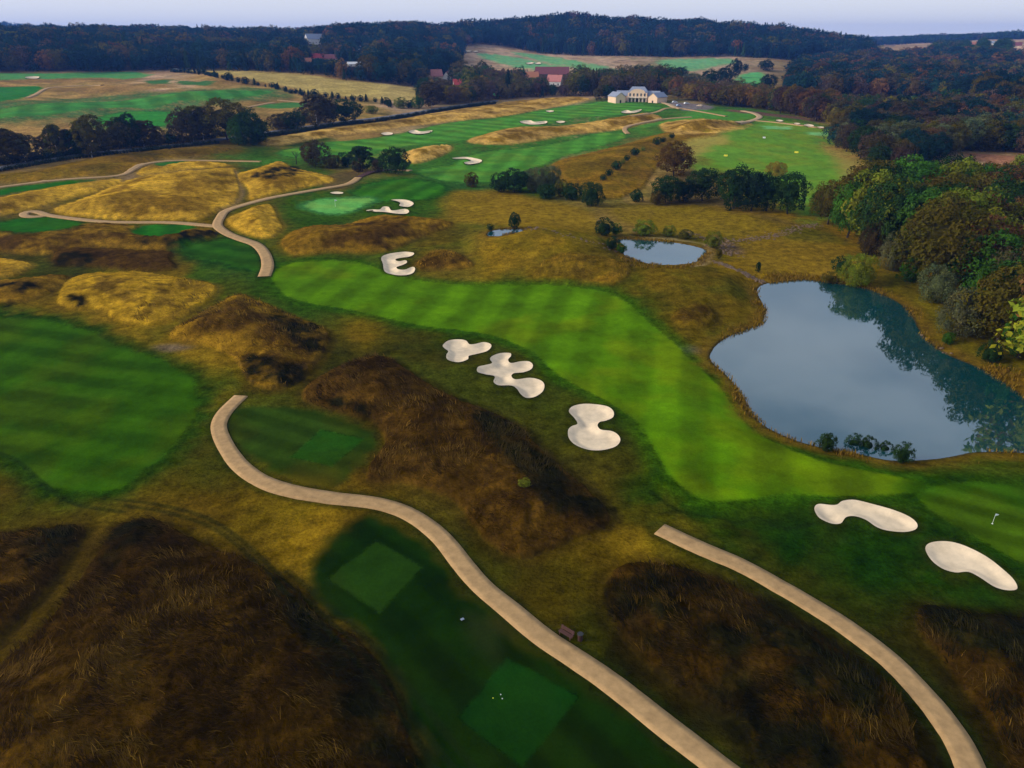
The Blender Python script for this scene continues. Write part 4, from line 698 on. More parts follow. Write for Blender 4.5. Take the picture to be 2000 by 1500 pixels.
# ---- woods: scattered candidates; the ones that show largest stand as trees of their own, the rest is the far wood
def scatter_poly(P, step, w=None):
    w = unproj(P) if w is None else w; lo, hi = w.min(0), w.max(0); gx, gy = np.meshgrid(np.arange(lo[0], hi[0], step), np.arange(lo[1], hi[1], step)); gx[::2] += step/2
    gx = gx.ravel()+RNG.uniform(-.38, .38, gx.size)*step; gy = gy.ravel()+RNG.uniform(-.38, .38, gy.size)*step; k = sdist(w, gx, gy) > 0; return np.c_[gx[k], gy[k]]
def polar_poly(front, rback):
    f = unproj(pts(front)); th = np.arctan2(f[:, 0], f[:, 1]); rb = np.interp(th, [px_theta(p) for p, _ in rback], [r for _, r in rback]); return np.r_[f, np.c_[np.sin(th)*rb, np.cos(th)*rb][::-1]]
HOUSES = [  # px, base y, width, depth, wall height, roof height, yaw, wall, roof, label, category, clear
 (622, 121, 17, 10, 5, 5, .1, 'cream', 'red', 'house with a bright red roof among the trees of the far village', 'house'), (649, 122, 17, 10, 4.5, 4.5, -.1, 'cream', 'maroon', 'house with a dull maroon roof next to the bright red roof', 'house'),
 (694, 131, 17, 9, 3.2, 2.0, .25, 'white', 'white', 'long low white house with a white roof in the far village', 'house'), (702, 101, 9, 8, 4.5, 3, .4, 'white', 'slate', 'small white house with a slate roof high in the village wood', 'house'),
 (615, 91, 26, 16, 11, 7, .35, 'white', 'slate', 'large pale mansion with a slate roof on the wooded hill', 'house'), (850, 158, 14, 10, 5, 6, .3, 'cream', 'pink', 'house with a pink tiled roof left of the dark spruces', 'house'), (874, 158, 9, 8, 4.5, 4.5, 1.3, 'white', 'maroon', 'white gabled house right of the pink roof', 'house'),
 (897, 172, 11, 9, 3.5, 4.5, .2, 'cream', 'red', 'low house with a small red roof among trees by the road', 'house'), (1038, 158, 14, 9, 4, 5, .25, 'cream', 'orange', 'house with an orange tiled roof at the left end of the long barn', 'house'), (1078, 152, 38, 14, 4.5, 7, 0.0, 'dark', 'maroon', 'long barn with a dark maroon roof below the hillside course', 'barn'),
 (1084, 168, 14, 10, 4.5, 5.5, -.3, 'white', 'pink', 'house with a pink roof in front of the long maroon barn', 'house'), (600, 125, 10, 8, 3, 3.5, 0, 'cream', 'orange', 'low orange roof half hidden left of the red-roofed houses', 'house'),
 (1902, 91, 18, 11, 4, 6, .2, 'cream', 'orange', 'orange-roofed farmhouse on the distant right ridge', 'house'), (1936, 90, 10, 9, 6, 5, -.3, 'white', 'slate', 'white farm building on the distant right ridge', 'house'), (1985, 93, 16, 11, 4, 6, .1, 'cream', 'maroon', 'maroon-roofed farm building at the right edge of the distant ridge', 'house')]
HW = [tuple(unproj([(h[0], h[1])])[0]) for h in HOUSES]
cand = []   # x, y, h, w, kind, colour, region
def wood(region, P, hr, mix, con=0.):
    for x, y in P:
        th = math.atan2(x, y); r = math.hypot(x, y)
        if abs(th) > .86: continue
        if any((x-a)**2+(y-b)**2 < 30 for a, b in used[:200]): continue
        h = RNG.uniform(*hr)*(.8+.4*float(vnoise(np.array([x/45]), np.array([y/45]), 77)[0])); c = RNG.random() < con
        zt = float(zat(x, y)); cut = False                       # the village lies in clearings: low growth before each house
        for (a, b), hs in zip(HW, HOUSES):
            rh = math.hypot(a, b)
            if abs(th-math.atan2(a, b))*r < hs[2]/2+3.5 and r < rh+hs[3]/2+5:
                lim = H+(float(zat(a, b))+hs[4]*(.3 if hs[7] == 'white' else .82)-H)*r/rh-zt if r < rh-hs[3]/2-3 else 0
                if lim < 2.2: cut = True
                else: h = min(h, lim)
        if cut: continue
        cols = list(mix); n_ = float(vnoise(np.array([x/28]), np.array([y/28]), 61)[0])*.4+RNG.random()*.6; p = np.cumsum([float(mix[q]) for q in cols]); p = p/p[-1]
        col = ('pine' if RNG.random() < .7 else 'dark') if c else cols[int(np.searchsorted(p, min(.999, max(0, (n_-.5)*1.5+.5))))]
        cand.append((x, y, h, h*(RNG.uniform(.26, .36) if c else RNG.uniform(.7, 1.0)), 'conifer' if c else ('round' if RNG.random() < .7 else 'spread'), col, region))
wood('right wood', scatter_poly(pts("1592,432 1650,470 1700,512 1755,565 1812,606 1850,600 1890,640 1950,700 2030,760 2150,830 2500,830 2500,420 2250,385 2000,392 1850,405 1745,405 1690,408 1640,424"), 8.0), (12, 18.5), dict(dark=4, brown=1.4, green=2.2, bright=.9, olive=3, lime=.9, dull=1.2, rust=.5))
wood('range wood', scatter_poly(pts("1612,292 1650,303 1700,328 1728,344 1760,338 1830,324 1880,296 2000,300 2400,330 2400,222 2000,226 1900,226 1830,217 1750,222 1680,214 1600,216 1560,226 1604,240 1640,262"), 8.4), (10, 16), dict(spruce=5, dark=2, dull=2.2, purple=2.2, rust=.8, olive=2.5, grey=1))
wood('range belt', scatter_poly(pts("1318,196 1400,206 1480,214 1560,227 1604,240 1640,236 1600,212 1540,197 1400,188 1318,186"), 8.5), (12, 17), dict(brown=2, rust=2, dull=3, olive=2, purple=2, dark=1))
wood('clubhouse belt', scatter_poly(pts("822,206 880,205 960,197 1060,190 1150,188 1200,188 1225,184 1318,188 1318,172 1220,165 1150,163 1000,162 880,162 832,178"), 8.8), (13, 20), dict(dark=4, dull=3, olive=2, brown=1, purple=2), .12)
wood('back wood', scatter_poly(pts("1538,190 1640,194 1800,197 1902,205 1925,224 2300,235 2300,122 1985,122 1940,121 1850,116 1700,113 1600,128 1548,142"), 9.5), (15, 22), dict(spruce=8, rust=1.2, dull=1.5, purple=1.5, olive=1))
wood('left wood', scatter_poly(None, 9.8, polar_poly("-250,141 0,141 150,140 260,139 350,136 480,139 560,144 680,158 790,168 826,172 850,160 880,150 895,128 900,112", [(-300, 1450), (300, 1700), (600, 1600), (750, 1620), (910, 1700)])), (16, 24), dict(spruce=9, dull=1.2, purple=.8, olive=2, rust=.5), .35)
wood('ridge wood', scatter_poly(None, 10.5, polar_poly("893,93 940,86 1000,93 1060,106 1120,109 1300,112 1420,111 1500,115 1545,118 1700,108", [(880, 1720), (1200, 1900), (1500, 1850), (1720, 1850)])), (17, 27), dict(spruce=9, rust=.7, dull=1, purple=.6, olive=.8), .55)
wood('far wood', scatter_poly(pts("1810,112 1860,113 1930,118 1975,112 1960,98 1900,92 1830,95"), 12), (16, 22), dict(dark=4, dull=1), .1)
wood('far ridge', scatter_poly(None, 19, polar_poly("1690,79 1750,76 1850,75 2000,72 2150,70", [(1680, 3000), (2200, 3000)])), (17, 24), dict(dark=4, dull=1), .3)
wood('left ridge', scatter_poly(None, 26, np.array([(math.sin(t)*r, math.cos(t)*r) for r in (3600, 4000) for t in ([px_theta(p) for p in (-100, 100, 300, 420)][::1 if r == 3600 else -1])])), (15, 20), dict(dark=1), .4)
cx = np.array([c[:2] for c in cand]); ch = np.array([c[2] for c in cand]); cr = np.hypot(*cx.T); cz_ = zat(cx[:, 0], cx[:, 1])+ch*.6; cdp = cx[:, 1]*CP+(H-cz_)*SP; inframe = (abs(cx[:, 0]/cdp*FPX) < 1030) & (cdp > 0)
score = np.where(inframe, ch/cr, 0); reg = np.array([c[6] for c in cand]); score[(reg == 'right wood') & (RNG.random(len(reg)) < 0)] = 0
single = np.argsort(-score)[:205]; issingle = np.zeros(len(cand), bool); issingle[single] = True
PLACE = {'right wood': 'the pond wood', 'range wood': 'the range wood', 'range belt': 'the belt behind the range', 'clubhouse belt': 'the clubhouse belt', 'back wood': 'the wood beyond the range', 'left wood': 'the far left wood', 'ridge wood': 'the ridge wood'}
info = []
for i in np.nonzero(issingle)[0]:
    x, y, h, wd, k, c, rg = cand[i]; zz = float(zat(x, y)); d = axis_d(x, y, zz); info.append((i, rg, 1000+x/d*FPX, math.hypot(x, y), h))
BYR = {}
for t in info: BYR.setdefault(t[1], []).append(t)
DRAFT = {}
for rg, ts in BYR.items():
    xs = np.array([t[2] for t in ts]); rs = np.array([t[3] for t in ts]); q = np.quantile(rs, [.34, .67])
    for t in ts:
        i = t[0]; k, c = cand[i][4], cand[i][5]; what = 'conifer' if k == 'conifer' else 'broadleaf tree' if k == 'round' else 'spreading tree'
        dep = 'near edge' if t[3] < q[0] else 'middle' if t[3] < q[1] else 'back'; side = (t[2]-xs.min())/(np.ptp(xs)+1); sd = 'left' if side < .34 else 'centre' if side < .67 else 'right'
        DRAFT.setdefault((rg, c, what, dep, sd), []).append(t)
for (rg, c, what, dep, sd), ts in DRAFT.items():
    ts.sort(key=lambda t: t[2]); n = len(ts)
    for a, t in enumerate(ts):
        x, y, h, wd, k, _, _ = cand[t[0]]; O = ('second', 'third', 'fourth', 'fifth', 'sixth', 'seventh', 'eighth', 'ninth', 'tenth', 'eleventh', 'twelfth')
        pre = '' if n == 1 else 'leftmost ' if a == 0 else 'rightmost ' if a == n-1 else 'middle ' if n == 3 else f'{O[a-1]} from left ' if a < 12 else 'inner '
        wh = what.replace('broadleaf ', ''); lab = f'{pre}{COLS[c][1]} {wh}, {dep} {sd} of {PLACE.get(rg, "the far wood")}'
        plant(k, x, y, h, wd, c, lab, 'trees of '+PLACE.get(rg, 'the far wood'))
# the far woods: instanced crowns on a point cloud, one object for broadleaf and one for conifers
def forest(name, ids, meshes):
    me = bpy.data.meshes.new(name); P = np.array([(cand[i][0], cand[i][1]) for i in ids]); z = zat(P[:, 0], P[:, 1])-.3; me.vertices.add(len(ids)); me.vertices.foreach_set('co', np.c_[P, z].astype(np.float32).ravel())
    base = .5 if 'conifer' in name else .82
    def att(n, t, d, f): a = me.attributes.new(n, t, 'POINT'); a.data.foreach_set(f, np.ascontiguousarray(d).ravel())
    att('scl', 'FLOAT_VECTOR', np.array([(cand[i][3]/base, cand[i][3]/base, cand[i][2]) for i in ids], np.float32), 'vector')
    att('rot', 'FLOAT_VECTOR', np.array([(0, 0, RNG.random()*6.28) for i in ids], np.float32), 'vector'); att('pick', 'INT', RNG.integers(0, len(meshes), len(ids)).astype(np.int32), 'value')
    tint = np.array([np.array(COLS[cand[i][5]][0])*(1.0+.9*RNG.random())*(1+(RNG.random(3)-.5)*.2) for i in ids]); att('tint', 'FLOAT_COLOR', np.c_[tint, np.ones(len(ids))].astype(np.float32), 'color'); me.update()
    src = bpy.data.collections.new(name+'_source')
    for m in meshes: src.objects.link(bpy.data.objects.new('crown', m))
    o = tag(link(name, me), kind='stuff'); md = o.modifiers.new('scatter', 'NODES'); ng = bpy.data.node_groups.new(name, 'GeometryNodeTree'); md.node_group = ng
    ng.interface.new_socket('Geometry', in_out='INPUT', socket_type='NodeSocketGeometry'); ng.interface.new_socket('Geometry', in_out='OUTPUT', socket_type='NodeSocketGeometry'); n = ng.nodes.new; l = ng.links.new
    gi = n('NodeGroupInput'); go = n('NodeGroupOutput'); ip = n('GeometryNodeInstanceOnPoints'); ci = n('GeometryNodeCollectionInfo'); ci.inputs['Collection'].default_value = src; ci.inputs['Separate Children'].default_value = True; ci.inputs['Reset Children'].default_value = True; ip.inputs['Pick Instance'].default_value = True
    def na(nm, dt): a = n('GeometryNodeInputNamedAttribute'); a.data_type = dt; a.inputs['Name'].default_value = nm; return a.outputs['Attribute']
    l(gi.outputs[0], ip.inputs['Points']); l(ci.outputs[0], ip.inputs['Instance']); l(na('pick', 'INT'), ip.inputs['Instance Index']); l(na('rot', 'FLOAT_VECTOR'), ip.inputs['Rotation']); l(na('scl', 'FLOAT_VECTOR'), ip.inputs['Scale']); l(ip.outputs[0], go.inputs[0]); return o
rest = np.nonzero(~issingle)[0]; fb = [i for i in rest if cand[i][4] != 'conifer']; fc = [i for i in rest if cand[i][4] == 'conifer']
forest('broadleaf_forest', fb, [crown_mesh('crown', 300+i, 'round' if i < 4 else 'spread', 34, 34, .032, M_FOREST) for i in range(6)]); forest('conifer_forest', fc, [crown_mesh('crown', 340+i, 'conifer', 44, 26, .026, M_FOREST) for i in range(4)])
print('trees', len(used), 'forest', len(fb), len(fc))
# ------------------------------------------------------------------ buildings
WALLC = dict(cream=(.62, .47, .33), white=(.74, .71, .66), dark=(.10, .075, .06)); ROOFC = dict(red=(.42, .055, .045), maroon=(.16, .05, .05), pink=(.46, .17, .14), orange=(.45, .17, .08), slate=(.22, .25, .31), white=(.7, .68, .66))
MW = {k: mat('wall_'+k, v, .9, noise=.08, nscale=.4) for k, v in WALLC.items()}; MRF = {k: mat('roof_'+k, v, .8, noise=.14, nscale=.8) for k, v in ROOFC.items()}
M_GLASS = mat('window_glass', (.03, .035, .045), .12, spec=.6); M_FRAME = mat('window_frame', (.55, .5, .45), .7); M_WOOD = mat('timber', (.085, .036, .030), .8, noise=.3, nscale=14); M_WHITE = mat('white_paint', (.78, .78, .76), .6); M_DARK = mat('dark_paint', (.03, .03, .03), .6)
def window(par, x, y, z, w, h, face=-1, axis='y'):
    """window on a wall lying in the plane axis=const, outward normal `face`"""
    d = .08*face; f = MB(); g = MB(); t = .10
    def bx(b, a0, a1, d0, d1, z0, z1):
        d0, d1 = min(d0, d1), max(d0, d1)
        if axis == 'y': b.box(x+a0, x+a1, y+d0, y+d1, z0, z1)
        else: b.box(x+d0, x+d1, y+a0, y+a1, z0, z1)
    bx(f, -w/2-t, -w/2, 0, d, z-t, z+h+t); bx(f, w/2, w/2+t, 0, d, z-t, z+h+t); bx(f, -w/2, w/2, 0, d, z-t, z); bx(f, -w/2, w/2, 0, d, z+h, z+h+t); bx(f, -.04, .04, 0, d*.9, z, z+h)
    fo = f.build('window', M_FRAME, par); bx(g, -w/2, -.04, 0, d*.4, z, z+h); bx(g, .04, w/2, 0, d*.4, z, z+h); g.build('pane', M_GLASS, fo)
def gable_roof(b, x0, x1, y0, y1, z, h, o=.4, t=.22, along='x'):
    if along == 'x':
        ym = (y0+y1)/2
        for s, ye in ((-1, y0-o), (1, y1+o)):
            zo = z-o*h/((y1-y0)/2); vs = [(x0-o, ye, zo), (x1+o, ye, zo), (x1+o, ym, z+h), (x0-o, ym, z+h)]; b.add(vs+[(v[0], v[1], v[2]+t) for v in vs], [(0, 1, 2, 3), (7, 6, 5, 4), (0, 4, 5, 1), (1, 5, 6, 2), (2, 6, 7, 3), (3, 7, 4, 0)])
    else:
        c = MB(); gable_roof(c, y0, y1, x0, x1, z, h, o, t, 'x'); b.add([(v[1], v[0], v[2]) for v in c.v], [f[::-1] for f in c.f])
    return b
def gable_wall(b, x0, x1, y0, y1, z0, z1, h, along='x'):
    if along == 'x':
        ym = (y0+y1)/2; vs = [(x0, y0, z0), (x1, y0, z0), (x1, y1, z0), (x0, y1, z0), (x0, y0, z1), (x1, y0, z1), (x1, y1, z1), (x0, y1, z1), (x0, ym, z1+h), (x1, ym, z1+h)]
        b.add(vs, [(0, 1, 5, 4), (2, 3, 7, 6), (1, 2, 6, 9, 5), (3, 0, 4, 8, 7), (3, 2, 1, 0)])
    else:
        c = MB(); gable_wall(c, y0, y1, x0, x1, z0, z1, h, 'x'); b.add([(v[1], v[0], v[2]) for v in c.v], [f[::-1] for f in c.f])
    return b
for (px, py, W_, D_, wh, rh, yaw, wc, rc, lab, cat), (hx, hy) in zip(HOUSES, HW):
    root = tag(empty('barn' if cat == 'barn' else 'house', (hx, hy, float(zat(hx, hy))), yaw-math.atan2(hx, hy)), lab, cat)
    gable_wall(MB(), -W_/2, W_/2, -D_/2, D_/2, -2, wh, rh).build('wall', MW[wc], root); ro = gable_roof(MB(), -W_/2, W_/2, -D_/2, D_/2, wh+.03, rh, .5).build('roof', MRF[rc], root)
    if cat == 'house' and rc != 'white': MB().box(W_*.2, W_*.2+.8, -.4, .4, wh+rh*.6, wh+rh+1.1).build('chimney', MRF['maroon'], ro)
    n = max(2, int(W_/4.5))
    for k in range(n): window(root, -W_/2+W_*(k+.5)/n, -D_/2, 1.2 if wh < 7 else 5.2, 1.1, 1.4)
    if wh >= 7:
        for k in range(n): window(root, -W_/2+W_*(k+.5)/n, -D_/2, 1.2, 1.1, 1.8)
# ---- the clubhouse: tall centre with a curved gable, lower linking wings, two splayed end pavilions
cxy = unproj([(1244, 199)])[0]; cz = float(zat(*cxy)); S_ = axis_d(cxy[0], cxy[1], cz)/FPX     # metres per photo pixel there
club = tag(empty('clubhouse', (cxy[0], cxy[1], cz-.3), -math.atan2(*cxy)-.06), 'large cream clubhouse with grey roofs, curved centre gable and two splayed wings', 'clubhouse')
M_CLUB = mat('cream_render', (.80, .55, .365), .9, noise=.05, nscale=.3); M_TRIM = mat('pale_trim', (.80, .70, .58), .8); M_SLATE = mat('grey_roof', (.24, .26, .32), .7, noise=.12, nscale=1.2)
cw_, ch_ = 37*S_/2, 7.6; arch = [(-cw_, 6.9)]+[(cw_*math.cos(a)*.8, 6.9+3.0*math.sin(a)) for a in np.linspace(math.pi, 0, 13)]+[(cw_, 6.9)]
b = MB(); n = len(arch); b.add([(x, 0, z) for x, z in arch]+[(x, .5, z) for x, z in arch]+[(-cw_, 0, -1.5), (cw_, 0, -1.5), (-cw_, .5, -1.5), (cw_, .5, -1.5)], [tuple(range(n))[::-1]+(2*n, 2*n+1), tuple(range(n, 2*n))+(2*n+3, 2*n+2)]+[(i, i+1, n+i+1, n+i) for i in range(n-1)]); b.build('gable_front', M_CLUB, club)
MB().box(-cw_+.02, cw_-.02, .52, 13, -1.5, 7.0).build('wall', M_CLUB, club)
b = MB(); e = cw_+.6; b.add([(-e, .6, 7.03), (e, .6, 7.03), (e, 13.5, 7.03), (-e, 13.5, 7.03), (-e+3.2, 7, 11.3), (e-3.2, 7, 11.3)], [(3, 2, 1, 0), (0, 1, 5, 4), (1, 2, 5), (2, 3, 4, 5), (3, 0, 4)]); b.build('roof', M_SLATE, club)
for k in range(5):
    x = (k-2)*cw_*.38; window(club, x, 0, 4.3, 1.25, 2.3)
    if k == 2: MB().box(x-.95, x+.95, -.07, 0, 0, 2.9).build('door', M_DARK, club)
    else: window(club, x, 0, .3, 1.35, 2.5)
MB().box(-cw_-.3, cw_+.3, -1.9, -.002, 3.45, 3.75).build('balcony', M_TRIM, club)
rail = MB()
for i in range(25): x = -cw_-.2+(2*cw_+.4)*i/24; rail.box(x-.05, x+.05, -1.85, -1.75, 3.76, 4.6)
rail.box(-cw_-.25, cw_+.25, -1.88, -1.72, 4.6, 4.72).build('balcony_railing', M_TRIM, club)
for k in range(6): x = (k-2.5)*cw_*.38; MB().tube((x, -1.7, -1.2), (x, -1.7, 3.45), .2, .16, 10).build('column', M_TRIM, club, smooth=True)
for s in (-1, 1):
    x0, x1 = sorted((s*cw_*1.003, s*(cw_+9.2))); gable_wall(MB(), x0, x1, 3.0, 12, -1.5, 4.8, 3.2).build('wing_wall', M_CLUB, club); gable_roof(MB(), x0+.5*(s > 0), x1-.5*(s < 0)+.4, 3.0, 12, 4.83, 3.2, .4).build('wing_roof', M_SLATE, club)
    for k in range(2): window(club, s*(cw_+2.6+3.6*k), 3.0, .8, 1.2, 2.2)
    M = Matrix.Translation((s*(cw_+10.2), 1.2, 0)) @ Matrix.Rotation(s*math.radians(-33), 4, 'Z'); pw, pd = 4.3, 9.6
    p = club; before = set(club.children)
    gable_wall(MB(), -pw, pw, -pd, pd*.4, -2.2, 4.4, 3.0, 'y').build('pavilion_wall', M_CLUB, p); gable_roof(MB(), -pw, pw, -pd, pd*.4, 4.43, 3.0, .45, along='y').build('pavilion_roof', M_SLATE, p)
    for k in range(3):
        y = -pd+2.2+k*3.2; f = MB(); f.box(s*-1*(pw+.08) if s < 0 else -pw-.08, pw+.08 if s < 0 else -pw-.002, y-.55, y+.55, .9, 2.7) if s > 0 else f.box(pw+.002, pw+.08, y-.55, y+.55, .9, 2.7); f.build('window', M_GLASS, p)
    MB().box(-.7, .7, -pd-.06, -pd-.002, -.6, 1.9).build('doorway', M_DARK, p)
    for ch in set(club.children)-before: ch.matrix_local = M
# ------------------------------------------------------------------ hedge in front of the road
def hedge(s, off, hgt, label, step=1.6):
    w = unproj(smooth_open(pts(s), 8)); seg = np.r_[0, np.cumsum(np.linalg.norm(np.diff(w, axis=0), axis=1))]; u = np.arange(0, seg[-1], step); x = np.interp(u, seg, w[:, 0]); y = np.interp(u, seg, w[:, 1]); g = np.random.default_rng(5)
    lf = crown_mesh('hedge_leaf', 77, 'shrub', 18, 14, .085, M_LEAF); nv = len(lf.vertices); co = np.empty(nv*3, np.float32); lf.vertices.foreach_get('co', co); co = co.reshape(-1, 3); fs = [tuple(p.vertices) for p in lf.polygons]; cl = np.empty(nv*4, np.float32); lf.attributes['col'].data.foreach_get('color', cl); V = []; F = []; K = []
    for i in range(len(u)):
        h = hgt*g.uniform(.7, 1.25); a = g.random()*6.28; R = np.array([[math.cos(a), -math.sin(a), 0], [math.sin(a), math.cos(a), 0], [0, 0, 1]]); v = (co*np.array([h*1.0, h*1.0, h]))@R.T+np.array([x[i], y[i], float(zat(x[i], y[i]))-.1]); F += [tuple(k+len(V)*nv for k in f) for f in fs]; V.append(v); K.append(cl.reshape(-1, 4)*np.array([*([g.uniform(.7, 1.2)]*3), 1]))
    me = bpy.data.meshes.new('hedge'); me.from_pydata(np.concatenate(V).tolist(), [], F); me.materials.append(M_LEAF); a = me.attributes.new('col', 'FLOAT_COLOR', 'POINT'); a.data.foreach_set('color', np.concatenate(K).astype(np.float32).ravel()); o = link('hedge', me); o.color = (.020, .034, .012, 1); return tag(o, label, 'hedge')
hedge("512,268 570,262 650,248 755,236 860,218 930,208 968,203", 0, 2.6, 'long dark clipped hedge along the near side of the far road')
hedge("-60,345 0,336 105,317 210,303 315,292 430,280", 0, 2.0, 'dark scrubby hedge under the roadside trees on the left'); hedge("0,322 60,316 130,305 210,292 300,283 420,270", 0, 3.4, 'dark undergrowth hedge behind the road below the birches')
# ------------------------------------------------------------------ footbridge
w = unproj([(702, 346), (730, 337), (768, 332)]); w = smooth_open(w, 10); root = tag(empty('footbridge', (w[0][0], w[0][1], 0)), 'dark timber footbridge between two path ends under the copse', 'footbridge'); o0 = Vector((w[0][0], w[0][1], 0)); zb = float(max(zat(w[:, 0], w[:, 1])))+.45
pl = MB().box(-.13, .13, -1.3, 1.3, -.06, .06).mesh('plank', M_WOOD); seg = np.r_[0, np.cumsum(np.linalg.norm(np.diff(w, axis=0), axis=1))]; tg = np.gradient(w, axis=0)
for u in np.arange(.2, seg[-1], .3):
    x, y = np.interp(u, seg, w[:, 0]), np.interp(u, seg, w[:, 1]); a = math.atan2(np.interp(u, seg, tg[:, 1]), np.interp(u, seg, tg[:, 0])); zz = zb-.25*abs(u/seg[-1]-.5)*2; q = link('plank', pl, root, (x-o0.x, y-o0.y, zz), a)
for s in (-1, 1):
    b = MB(); prev = None
    for u in np.arange(0, seg[-1], 2.0):
        x, y = np.interp(u, seg, w[:, 0]), np.interp(u, seg, w[:, 1]); a = math.atan2(np.interp(u, seg, tg[:, 1]), np.interp(u, seg, tg[:, 0])); p = Vector((x-o0.x-math.sin(a)*1.2*s, y-o0.y+math.cos(a)*1.2*s, zb)); MB().tube(p-Vector((0, 0, 1.6)), p+Vector((0, 0, 1.0)), .07, n=5).build('post', M_WOOD, root)
        if prev is not None: b.tube(prev+Vector((0, 0, .95)), p+Vector((0, 0, .95)), .05, n=5)
        prev = p
    b.build('handrail', M_WOOD, root)
# ------------------------------------------------------------------ bench and bin beside the near path
def ground_frame(px, py): x, y = unproj([(px, py)])[0]; return x, y, float(zat(x, y))
x, y, z = ground_frame(1105, 1243); a2 = unproj([(1090, 1233), (1118, 1250)]); ang = math.atan2(*(a2[1]-a2[0])[::-1])
bench = tag(empty('park_bench', (x, y, z-.02), ang), 'brown wooden slatted bench on the grass beside the near cart path', 'bench'); bench.scale = (.86, .86, .86)
for i in range(4): MB().box(-.85, .85, -.24+i*.125, -.13+i*.125, .43, .47).build('seat_slat', M_WOOD, bench)
for i in range(3): MB().box(-.85, .85, .27+i*.035, .31+i*.035, .54+i*.14, .65+i*.14).build('back_slat', M_WOOD, bench)
for s in (-.68, .68):
    b = MB().box(s-.04, s+.04, -.22, -.14, 0, .43).box(s-.04, s+.04, .20, .28, 0, .43).box(s-.04, s+.04, -.22, .28, .37, .43); b.add([(s-.04, .21, .42), (s+.04, .21, .42), (s+.04, .26, .42), (s-.04, .26, .42), (s-.04, .34, .98), (s+.04, .34, .98), (s+.04, .40, .98), (s-.04, .40, .98)], [(3, 2, 1, 0), (4, 5, 6, 7), (0, 1, 5, 4), (1, 2, 6, 5), (2, 3, 7, 6), (3, 0, 4, 7)]); b.build('leg', M_WOOD, bench)
x, y, z = ground_frame(1133, 1250); binr = tag(empty('litter_bin', (x, y, z-.02), ang), 'small dark brown litter bin standing next to the bench', 'litter bin'); b = MB(); b.tube((0, 0, 0), (0, 0, .75), .22, .26, 14); b.build('bin_body', mat('bin_brown', (.05, .022, .018), .7), binr, smooth=False); MB().tube((0, 0, .751), (0, 0, .80), .29, .27, 14).build('rim', M_DARK, binr)
# ------------------------------------------------------------------ flags, markers, stones
def flag(px, py, h, label, fs=1.0):
    x, y, z = ground_frame(px, py); root = tag(empty('golf_flag', (x, y, z), .3), label, 'golf flag'); MB().tube((0, 0, -.05), (0, 0, h), .022*fs, n=8).build('pole', M_WHITE, root)
    b = MB(); nx = 6; vs = []
    for i in range(nx+1):
        t = i/nx; yy = .05*math.sin(t*5)*fs
        for zz in (h-.02-.20*t*fs, h-.52*fs+.16*t*fs): vs += [(.02+.62*fs*t, yy-.006, zz), (.02+.62*fs*t, yy+.006, zz)]
    fs_ = []
    for i in range(nx): k = i*4; fs_ += [(k, k+4, k+6, k+2), (k+1, k+3, k+7, k+5), (k, k+1, k+5, k+4), (k+2, k+6, k+7, k+3)]
    b.add(vs, fs_+[(0, 2, 3, 1), (nx*4, nx*4+1, nx*4+3, nx*4+2)]).build('pennant', M_WHITE, root); MB().tube((0, 0, .004), (0, 0, .03), .09, n=12).build('cup_rim', M_WHITE, root)
flag(1938, 1023, 1.4, 'white golf flag on its pole standing on the near green at the right', .75); flag(655, 403, 2.3, 'white golf flag on the small pale putting green in the middle distance', 1.2)
def board(px, py, hp, wp, m, label):
    x, y, z = ground_frame(px, py); d = axis_d(x, y, z)/FPX; w_, h_ = wp*d, hp*d*1.05; root = tag(empty('distance_board', (x, y, z), -math.atan2(x, y)), label, 'marker board'); MB().box(-w_/2, w_/2, -.05, .05, h_*.35, h_).build('panel', m, root)
    for s in (-1, 1): MB().box(s*w_*.35-.06, s*w_*.35+.06, -.04, .04, -.1, h_*.35).build('leg', M_DARK, root)
M_YEL = mat('yellow_board', (.85, .72, .06), .6)
board(1417, 307, 4.5, 7, M_YEL, 'yellow distance board on the left of the practice range'); board(1555, 300.5, 4.5, 7, M_YEL, 'yellow distance board on the right of the practice range'); board(1492, 271.5, 4, 5, M_WHITE, 'white distance board at the back of the practice range')
board(1594, 233, 5, 4, M_WHITE, 'small white notice board at the corner of the range wood')
x, y, z = ground_frame(903, 1212); root = tag(empty('tee_sign', (x, y, z), .6), 'small pale grey tee sign plate on the dark green turf between the two bottom tees', 'sign'); MB().box(-.17, .17, -.13, .13, .16, .20).build('plate', mat('sign_plate', (.22, .25, .32), .5), root, bevel=.008); MB().box(-.05, .05, -.05, .05, -.05, .158).build('stem', M_DARK, root)
mk = [(963, 1364, 'yellow'), (981, 1365, 'white'), (978, 1357, 'white')]
for px, py, c in mk:
    x, y, z = ground_frame(px, py); b = MB(); rows = 5
    bm = bmesh.new(); bmesh.ops.create_uvsphere(bm, u_segments=10, v_segments=6, radius=.05); bm.faces.ensure_lookup_table(); [setattr(v.co, 'z', max(v.co.z, -.04)) for v in bm.verts]; me = bpy.data.meshes.new('tee_marker'); bm.to_mesh(me); bm.free(); me.materials.append(M_YEL if c == 'yellow' else M_WHITE)
    o = link('tee_marker', me, None, (x, y, z+.04)); tag(o, {'yellow': 'yellowish ball-shaped tee marker on the nearest tee square', 'white': 'white ball-shaped tee marker on the nearest tee square'}[c], 'tee marker', None if c == 'yellow' else 'white tee markers on the nearest tee')
def stone_mesh(seed, r):
    g = np.random.default_rng(seed); bm = bmesh.new(); bmesh.ops.create_icosphere(bm, subdivisions=1, radius=1)
    for v in bm.verts: v.co *= float(g.uniform(.7, 1.15)); v.co.z *= .6
    me = bpy.data.meshes.new('stone'); bm.to_mesh(me); bm.free(); me.materials.append(M_STONE); return me
